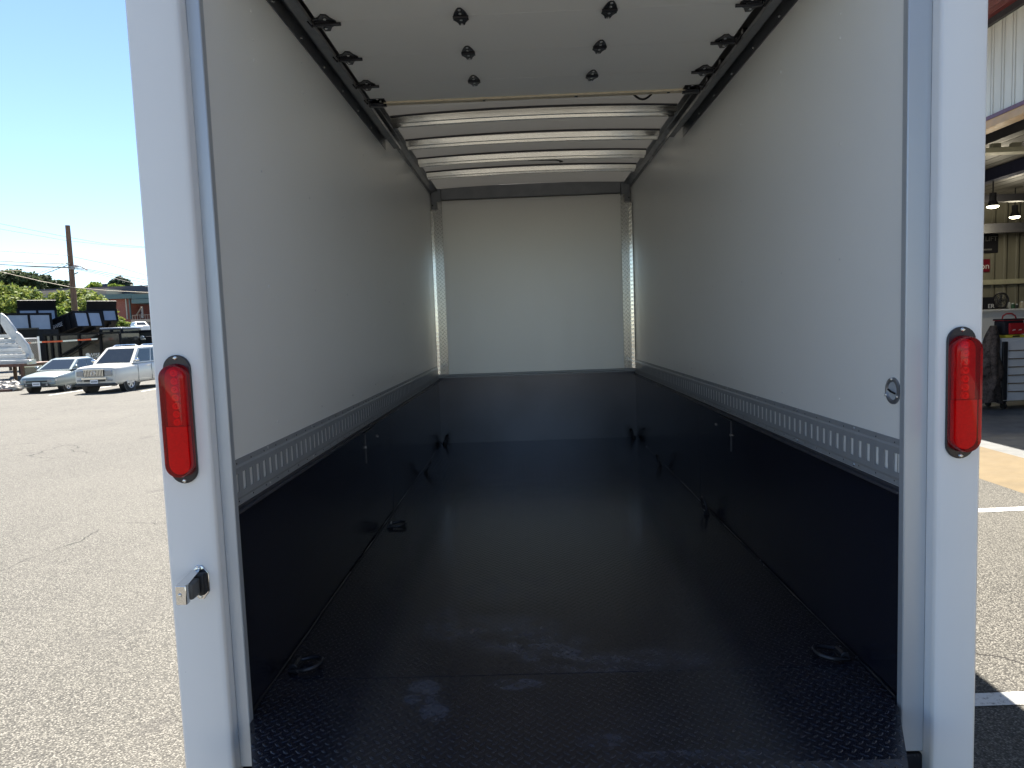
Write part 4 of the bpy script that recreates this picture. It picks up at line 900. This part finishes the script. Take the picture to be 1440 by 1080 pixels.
# ------------------------------------------------------------------ far brick building
YB = 140.0
def F(px, py, y=YB): return P(px, py, y)
BD = thing('brick_building', (F(150, 460).x, YB, gz(F(150, 460).x, YB)), 'long flat roofed tan and brick building with teal trim behind the trees', 'building')
g = gz(-80, YB)
def bx(name, mat, x0, y0p, x1, y1p, ya, yb, parent=BD, zb=None):
    a = F(x0, y0p, ya); c = F(x1, y1p, ya); m = MB(); m.box(a.x, c.x, ya, yb, zb if zb is not None else min(a.z, c.z), max(a.z, c.z)); return m.build(name, mat, parent)
bx('wall', M['bldtan'], 48, 409.5, 262, 420, 146, 175, zb=g)
bx('roof_edge', M['navytrim'], 47, 407.2, 263, 409.4, 145.5, 176)
m = MB(); q = F(148, 406, 150); m.cyl((q.x, 150, q.z-.5), (q.x, 150, q.z+1.0), .5, 10); m.build('chimney', M['navytrim'], BD)
bx('wall', M['bldbeige'], 60, 419.6, 155, 447, 140, 145.9, zb=g)
bw = bx('wall', M['brick'], 155.05, 419.6, 184, 449, 139.9, 145.9, zb=g)
bx('roof_edge', M['teal'], 58, 417.6, 184.5, 419.5, 139, 145.9)
bx('parapet', M['bldtan'], 58, 409.0, 150, 417.5, 140, 145.9)
bx('downpipe', M['bldbeige'], 177, 419.7, 178.2, 449, 139.6, 139.89); bx('downpipe', M['teal'], 182, 419.7, 183, 449, 139.6, 139.89)
bx('wall', simple('dark_red_brick', (.20, .07, .055), .85), 184.1, 418, 262, 452, 143, 145.9, zb=g)
bx('porch_roof', M['teal'], 184.6, 414.2, 262, 417.6, 138, 142.9); bx('porch_roof', M['teal'], 184.6, 421, 262, 424, 137, 142.9)
for x in (189.5, 197.5):
    d = bx('door', M['whitecar'], x, 431, x+4.2, 447, 142.85, 142.99); q = F(x+.8, 439, 142.8); m = MB(); m.sphere((q.x, 142.8, q.z), .12, (1, 1, 1), 8, 6); m.build('handle', M['navytrim'], d)
bx('window', M['glass'], 141, 437, 152, 444, 139.85, 139.99)
bx('wall_panel', M['navytrim'], 49, 410.5, 53, 415, 145.85, 145.99)
bx('porch_floor', M['bldtan'], 184.1, 449.5, 262, 452.5, 136, 142.9)
m = MB(); a = F(186, 443, 137); c = F(262, 443, 137); zb_ = F(186, 449.4, 137).z
m.box(a.x, c.x, 136.95, 137.05, a.z-.08, a.z); k = a.x
while k < c.x: m.box(k, k+.07, 136.97, 137.03, zb_, a.z-.081); k += .5
m.build('railing', M['bldtan'], BD)
m = MB(); m.bar(F(199, 432, 141), F(192, 443, 141), .2); m.build('stair_rail', M['bldtan'], BD)
m = MB(); a = F(176, 453, 132); c = F(275, 470, 132); m.box(a.x, c.x, 132, 133, gz(a.x, 132)-.5, F(200, 453.2, 132).z); tag(m.build('retaining_wall', simple('brown_block', (.14, .115, .09), .9)), 'brown retaining wall below the porch of the brick building', 'wall')
Yc = 104.0; q = P(190, 468, Yc)
car('distant_car', (q.x, Yc+1.5, P(190, 468.2, Yc).z), R(42), 'white sport utility vehicle parked far off on the bank below the brick porch', M['whitecar'], suv_st, (-1.1, -.35, 1.9, 2.25, 1.10, 1.70, .84, .68), (-1.45, 1.42), .36, 'car', True, False)

# ------------------------------------------------------------------ open metal workshop on the right
WX = 6.0; FZ = -.56
WB = thing('metal_workshop', (WX, 9, FZ), 'cream metal workshop with open bay, maroon soffit and tan door trim', 'building')
b = MB(); b.add([(5.02, -8, -.66+.006*5+.001), (WX+.0, -8, FZ+.002), (WX, 24, FZ+.002), (5.02, 24, -.66+.006*5+.001)], [(0, 1, 2, 3)])
tag(b.build('concrete_apron', M['tan']), 'tan concrete apron at the workshop door', kind='structure')
m = MB(); m.box(WX+.002, 24, -8, 24, -.9, FZ); m.build('floor_slab', M['slab'], WB)
OY0, OY1, HZ, EZ = 4.2, 13.2, 3.62, 4.94
m = MB(); m.box(WX, WX+.12, OY0, OY1, HZ+.12, EZ+.1); m.box(WX, WX+.12, -8, OY0-.001, FZ, EZ+.1); m.box(WX, WX+.12, OY1+.001, 24, FZ, EZ+.1); m.build('wall', M['facade'], WB)
m = MB(); m.box(WX-.03, WX+.16, OY0-.12, OY1+.12, HZ, HZ+.10); m.box(WX-.03, WX+.16, OY0-.12, OY0-.001, FZ, HZ-.001); m.box(WX-.03, WX+.16, OY1+.001, OY1+.12, FZ, HZ-.001); m.build('door_trim', M['tantrim'], WB)
m = MB(); m.box(WX-.04, WX-.001, OY0-.14, OY1+.14, HZ+.101, HZ+.15); m.build('drip_edge', M['maroontrim'], WB)
m = MB(); m.box(WX-1.1, WX-.002, -8.5, 24.5, EZ+.04, EZ+.07); m.build('soffit', M['maroon'], WB)
m = MB(); m.box(WX-.05, WX-.001, -8, 24, EZ-.04, EZ+.039); m.build('soffit_trim', M['girder'], WB)
m = MB(); m.add([(WX-1.15, -8.5, EZ+.08), (15, -8.5, EZ+1.0), (15, 24.5, EZ+1.0), (WX-1.15, 24.5, EZ+.08), (WX-1.15, -8.5, EZ+.16), (15, -8.5, EZ+1.08), (15, 24.5, EZ+1.08), (WX-1.15, 24.5, EZ+.16)], [(0, 1, 2, 3), (4, 7, 6, 5), (0, 4, 5, 1), (3, 2, 6, 7), (0, 3, 7, 4)])
m.add([(15, -8.5, EZ+1.0), (24.2, -8.5, EZ+.05), (24.2, 24.5, EZ+.05), (15, 24.5, EZ+1.0), (15, -8.5, EZ+1.08), (24.2, -8.5, EZ+.13), (24.2, 24.5, EZ+.13), (15, 24.5, EZ+1.08)], [(0, 1, 2, 3), (4, 7, 6, 5)])
m.build('roof', M['roofin'], WB)
BY = 18.0
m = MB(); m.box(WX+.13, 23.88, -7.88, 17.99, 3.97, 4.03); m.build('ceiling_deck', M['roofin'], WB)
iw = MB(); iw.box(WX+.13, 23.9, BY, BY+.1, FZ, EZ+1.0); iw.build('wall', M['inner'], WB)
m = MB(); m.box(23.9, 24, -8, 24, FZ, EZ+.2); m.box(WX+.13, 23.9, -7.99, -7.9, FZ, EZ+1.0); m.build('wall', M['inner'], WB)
q = P(1440, 395, BY-.1); m = MB(); m.box(WX+.13, 23.8, BY-.12, BY-.001, q.z-.06, q.z+.06); m.build('wall_girt', M['palebeam'], WB)
# steel: two cross beams, pale beam, rafters
z_ = P(1410, 321, 17).z; m = MB(); m.box(WX+.13, 23.8, 16.9, 17.1, z_-.11, z_+.11); m.build('beam', M['girder'], WB)
z_ = P(1410, 279, 14.5).z; m = MB(); m.box(WX+.13, 23.8, 14.4, 14.6, z_-.07, z_+.07); m.build('beam', M['girder'], WB)
z_ = P(1410, 209, 10.6).z; m = MB(); m.box(WX+.13, 23.8, 10.5, 10.7, z_-.07, z_+.0); m.mi = 0
for i in range(60): m.box(WX+.2+i*.29, WX+.2+i*.29+.12, 10.56, 10.64, z_+.001, z_+.075)
m.build('beam', M['palebeam'], WB)
for x, z, w_, mt in ((9.0, 3.74, .2, 'bluebeam'), (7.0, 3.76, .14, 'girder')):
    m = MB(); m.box(x-w_/2, x+w_/2, -7.8, BY-.13, z, z+.22); m.build('purlin', M[mt], WB)
# hanging lamps
for (px, py, y, lb, r) in ((1396, 292, 14.0, 'nearer lit bell lamp hanging below the workshop roof', .20), (1427, 306.5, 16.2, 'farther lit lamp under the dark beam at the back wall', .20)):
    q = P(px, py, y); T = thing('hanging_lamp', q, lb, 'lamp', 'lit lamps in the workshop')
    r = .105; m = MB(); m.cyl((q.x, q.y, q.z+.03), (q.x, q.y, q.z+.14), r*1.02, 20, .06); m.cyl((q.x, q.y, q.z+.141), (q.x, q.y, q.z+.28), .06, 10); m.build('shade', M['girder'], T)
    m = MB(); m.cyl((q.x, q.y, q.z+.281), (q.x, q.y, 3.96), .012, 6); m.build('cord', M['girder'], T)
    m = MB(); m.sphere((q.x, q.y, q.z+.02), r, (1, 1, .32), 18, 8); m.build('bulb', M['lamp'], T, smooth=50)
    ld = bpy.data.lights.new('lamp_light', 'POINT'); ld.energy = 8; ld.color = (1, .9, .68); ld.shadow_soft_size = .15; lo = bpy.data.objects.new('lamp_light', ld); COL.objects.link(lo); lo.location = (q.x, q.y, q.z-.15)
# signs on back wall
def sign(name, x0, y0p, x1, y1p, mat, label, rr=.02):
    a = P(x0, y0p, BY-.03); c = P(x1, y1p, BY-.03); m = MB(); m.box(a.x, c.x, BY-.045, BY-.002, c.z, a.z); return tag(m.build(name, mat, None, bevel=rr), label, 'sign'), a, c
s1, a, c = sign('black_sign', 1362, 330, 1403.5, 355.5, M['navyfab'], 'black rectangular sign with grey LIFT lettering on the workshop back wall')
text('LIFT', P(1394, 336, BY-.05), .17, (R(90), 0, 0), M['link'], s1); q = P(1388, 351, BY-.05); m = MB(); m.box(q.x-.18, q.x+.12, BY-.05, BY-.046, q.z-.02, q.z+.02); m.build('lettering', M['link'], s1)
s2, a, c = sign('red_sign', 1368, 365, 1392, 382.5, M['maroonsign'], 'dark red rounded sign with white script on the workshop back wall', .018)
text('on', P(1385, 374.5, BY-.05), .22, (R(90), 0, 0), M['whitetext'], s2)
# white bench board with shelf, things on it
YS = 15.6; a = P(1372, 436, YS); c = P(1475, 485, YS)
T = thing('white_bench', ((a.x+c.x)/2, YS, FZ), 'tall white workbench back panel with a shelf behind the tool chest', 'bench')
m = MB(); m.box(a.x, c.x, YS, YS+.05, FZ+.9, a.z-.041); m.build('back_panel', M['white'], T); m = MB(); m.box(a.x, c.x, YS-.12, YS+.45, a.z-.04, a.z); m.build('shelf', M['white'], T, bevel=.008)
m = MB(); m.box(a.x, c.x, YS-.5, YS+.45, FZ+.82, FZ+.899)
for x in (a.x+.05, c.x-.05): m.box(x-.04, x+.04, YS+.3, YS+.44, FZ, a.z-.041); m.box(x-.04, x+.04, YS-.48, YS-.36, FZ, FZ+.819)
m.build('bench_frame', M['white'], T)
def onshelf(px, dy=.15): q = P(px, 436, YS+dy); return q.x, YS+dy, a.z
x, y, z = onshelf(1386, .1); T = thing('carton', (x, y, z), 'black carton with white ER lettering on the white bench shelf', 'box'); m = MB(); m.box(x-.12, x+.12, y-.1, y+.2, z, z+.27); bo = m.build('box_body', M['navyfab'], T, bevel=.006)
text('ER', (x+.05, y-.104, z+.07), .13, (R(90), 0, 0), M['whitetext'], bo)
x, y, z = onshelf(1407, .12); T = thing('drum_fan', (x, y, z), 'round black drum fan on the white bench shelf', 'fan'); m = MB(); rr = .165; cz = z+.19
m.tube([(x+rr*math.cos(t*.2618), y, cz+rr*math.sin(t*.2618)) for t in range(24)], .02, 6, True); m.build('housing', M['girder'], T)
m = MB()
for k in range(5):
    an = k*1.2566; d = Vector((math.cos(an), 0, math.sin(an))); e = Vector((-d.z, 0, d.x)); ce = Vector((x, y+.03, cz)); m.slab([ce + d*.02, ce + d*.13 + e*.05, ce + d*.14 - e*.02, ce + d*.06 - e*.03], (0, .012, 0))
m.cyl((x, y, cz), (x, y+.06, cz), .035, 10); m.build('blade', M['link'], T)
m = MB()
for r_ in (.05, .09, .13): m.tube([(x+r_*math.cos(t*.3142), y-.02, cz+r_*math.sin(t*.3142)) for t in range(20)], .004, 4, True)
for k in range(8): an = k*.785; m.bar((x, y-.02, cz), (x+.16*math.cos(an), y-.015, cz+.16*math.sin(an)), .005)
m.build('guard', M['girder'], T); m = MB(); m.box(x-.12, x+.12, y-.08, y+.1, z, z+.025); m.bar((x-.1, y, z+.02), (x-.15, y, cz), .02); m.bar((x+.1, y, z+.02), (x+.15, y, cz), .02); m.build('base', M['girder'], T)
x, y, z = onshelf(1399, .22); T = thing('pedestal_dish', (x, y, z), 'grey round dish standing beside the drum fan on the bench shelf', 'dish'); m = MB(); m.sphere((x, y, z+.12), .11, (1, .35, 1), 14, 8); m.build('dish', M['link'], T, smooth=50); m = MB(); m.box(x-.06, x+.06, y-.05, y+.06, z, z+.02); m.build('base', M['girder'], T)
for px, r_, h, cl, lb in ((1419, .035, .12, (.5, .5, .45), 'pale spray can on the bench shelf right of the fan'), (1424, .045, .10, (.02, .08, .04), 'dark green can on the bench shelf'), (1430, .03, .08, (.02, .02, .02), 'small black can on the bench shelf beside the green one'), (1437, .045, .13, (.45, .4, .3), 'tan bottle on the bench shelf at the right edge of the photo')):
    x, y, z = onshelf(px, .1); T = thing('can', (x, y, z), lb, 'can', 'cans on the bench shelf'); m = MB(); m.cyl((x, y, z), (x, y, z+h), r_, 12); m.build('can_body', flat('can_paint', cl, .4), T, bevel=.004); m = MB(); m.cyl((x, y, z+h+.0005), (x, y, z+h+.025), r_*.5, 8); m.build('cap', M['white'], T)
# rolling tool chest
YT = 12.9; a = P(1412, 478, YT); x0 = a.x - .02; x1 = x0 + 1.35; zt = a.z; zb = FZ + .16
T = thing('tool_chest', (x0+.6, YT+.3, FZ), 'white rolling tool chest with drawers and a black corner grip in the workshop bay', 'tool chest')
m = MB(); m.box(x0, x1, YT+.012, YT+.62, zb, zt); m.build('cabinet', M['white'], T, bevel=.012)
m = MB(); m.box(x0-.012, x1+.012, YT, YT+.63, zt+.001, zt+.03); m.build('lid', M['white'], T, bevel=.008)
m = MB(); m.box(x0-.012, x0+.075, YT-.035, YT+.011, zb+.02, zt-.03); m.build('corner_grip', M['plastic'], T, bevel=.012)
m = MB(); m.cyl((x0-.06, YT+.05, zt-.32), (x0-.06, YT+.55, zt-.32), .016, 8); m.box(x0-.07, x0-.002, YT+.06, YT+.09, zt-.35, zt-.29); m.box(x0-.07, x0-.002, YT+.51, YT+.54, zt-.35, zt-.29); m.build('push_handle', M['plastic'], T)
hh = (zt - zb - .22) / 6
for i in range(6):
    z1 = zt - .07 - i*hh if i else zt - .03; z0 = zt - .07 - (i+1)*hh + .008
    m = MB(); m.box(x0+.08, x1-.03, YT-.004, YT+.0115, z0, z1); d = m.build('drawer', M['white'], T, bevel=.003)
    m = MB(); m.box(x0+.10, x1-.05, YT-.022, YT-.0045, z0+.004, z0+.022); m.build('drawer_pull', M['tantrim'] if False else simple('bronze_pull', (.30, .22, .15), .35, .5), d)
m = MB(); m.box(x0+.08, x1-.03, YT-.004, YT+.0115, zb+.01, zt - .07 - 6*hh); m.build('drawer', M['white'], T, bevel=.003)
for x in (x0+.10, x1-.1):
    for y in (YT+.1, YT+.53):
        m = MB(); m.cyl((x-.022, y, FZ+.066), (x+.022, y, FZ+.066), .065, 16); m.box(x-.035, x+.035, y-.04, y+.04, zb-.03, zb-.001); m.bar((x-.03, y, FZ+.066), (x-.03, y, zb-.02), .012); m.bar((x+.03, y, FZ+.066), (x+.03, y, zb-.02), .012); m.build('caster', M['tyre'], T)
# yellow case and lunch bag on top
xx = P(1412, 474, YT+.2).x; m = MB(); m.box(xx-.06, xx+.28, YT+.05, YT+.4, zt+.031, zt+.085); T = thing('yellow_case', (xx+.1, YT+.2, zt+.031), 'flat yellow case under the red and black bag on the tool chest', 'case'); m.build('case_body', M['yellow'], T, bevel=.01); m = MB(); m.box(xx+.05, xx+.17, YT+.035, YT+.049, zt+.045, zt+.07); m.build('latch', M['plastic'], T)
bx0 = P(1405, 460, YT+.2).x; bx1 = P(1434, 460, YT+.2).x; bz0 = zt + .086; bz1 = P(1420, 448, YT+.2).z
T = thing('lunch_bag', ((bx0+bx1)/2, YT+.2, bz0), 'black lunch bag with red front pocket and carry strap on the tool chest', 'bag')
m = MB(); m.box(bx0, bx1, YT+.08, YT+.36, bz0, bz1-.03); m.build('bag_body', M['navyfab'], T, bevel=.03)
m = MB(); m.box(bx0-.006, bx1+.006, YT+.07, YT+.37, bz1-.03, bz1); m.mi = 1; m.box(bx0-.009, bx1+.009, YT+.066, YT+.374, bz1-.036, bz1-.026); m.build('bag_lid', [M['navyfab'], M['red']], T, bevel=.01)
m = MB(); m.box(bx0+.09, bx1-.03, YT+.035, YT+.079, bz0+.01, bz0+.21); m.mi = 1; cx_ = (bx0+bx1)/2+.03
for dx in (-.06, .05): m.px([(cx_+dx-.03, bz0+.075), (cx_+dx+.03, bz0+.085), (cx_+dx+.025, bz0+.10), (cx_+dx-.02, bz0+.093)], YT+.031, YT+.0349)
m.build('front_pocket', [M['red'], M['whitetext']], T, bevel=.008)
m = MB(); c1 = (bx0+bx1)/2; m.tube([(c1-.12, YT+.22, bz1), (c1-.11, YT+.22, bz1+.05), (c1-.05, YT+.22, bz1+.09), (c1+.05, YT+.22, bz1+.09), (c1+.11, YT+.22, bz1+.05), (c1+.13, YT+.22, bz1)], .014, 6); m.build('strap', M['red'], T)
# camouflage jacket hanging on the chest side
T = thing('camouflage_jacket', (x0-.2, YT+.2, FZ+.3), 'brown camouflage jacket draped over the side of the white tool chest', 'jacket')
m = MB(); vs = []; fs = []; N = 20; K = 26; rnd = random.Random(4); zt_ = P(1400, 458, YT).z; zb_ = P(1390, 567, YT).z
for j in range(K+1):
    t = j / K; z = lerp(zt_, zb_, t); wd = .05 + .17*min(1, t*1.7) + .05*t; dp = .07 + .12*min(1, t*2); cx_ = x0 - .10 - .12*t
    for i in range(N):
        a_ = 2*math.pi*i/N; fold = 1 + .16*math.sin(5*a_ + 3.0*t + math.sin(t*9)) * min(1, t*2) + .07*math.sin(11*a_ + 7*t)
        vs.append((cx_ + wd*fold*math.cos(a_) + .02*math.sin(t*14+a_), YT + .12 + dp*fold*math.sin(a_), z + .03*math.sin(a_*3)*t))
for j in range(K):
    for i in range(N): fs.append((j*N+i, j*N+(i+1) % N, (j+1)*N+(i+1) % N, (j+1)*N+i))
fs.append(tuple(range(N))); fs.append(tuple(K*N+i for i in range(N))[::-1]); m.add(vs, fs); m.build('jacket_body', M['camo'], T, smooth=80)
m = MB(); m.tube([(x0-.16, YT-.02, zt_-.18), (x0-.20, YT-.06, zt_-.5), (x0-.17, YT-.05, zt_-.85), (x0-.15, YT-.04, zt_-.98)], [.055, .065, .055, .045], 9); m.build('sleeve', M['camo'], T, smooth=60)
# leaning stick and hose by the bench
p0 = P(1384, 437, 14.6); p1 = P(1388, 478, 14.3); m = MB(); m.tube([(p0.x, 15.55, p0.z), (p0.x+.2, 14.9, FZ+.03)], .03, 8); tag(m.build('leaning_pole', M['white']), 'slim white pole leaning on the bench behind the jacket', 'pole')
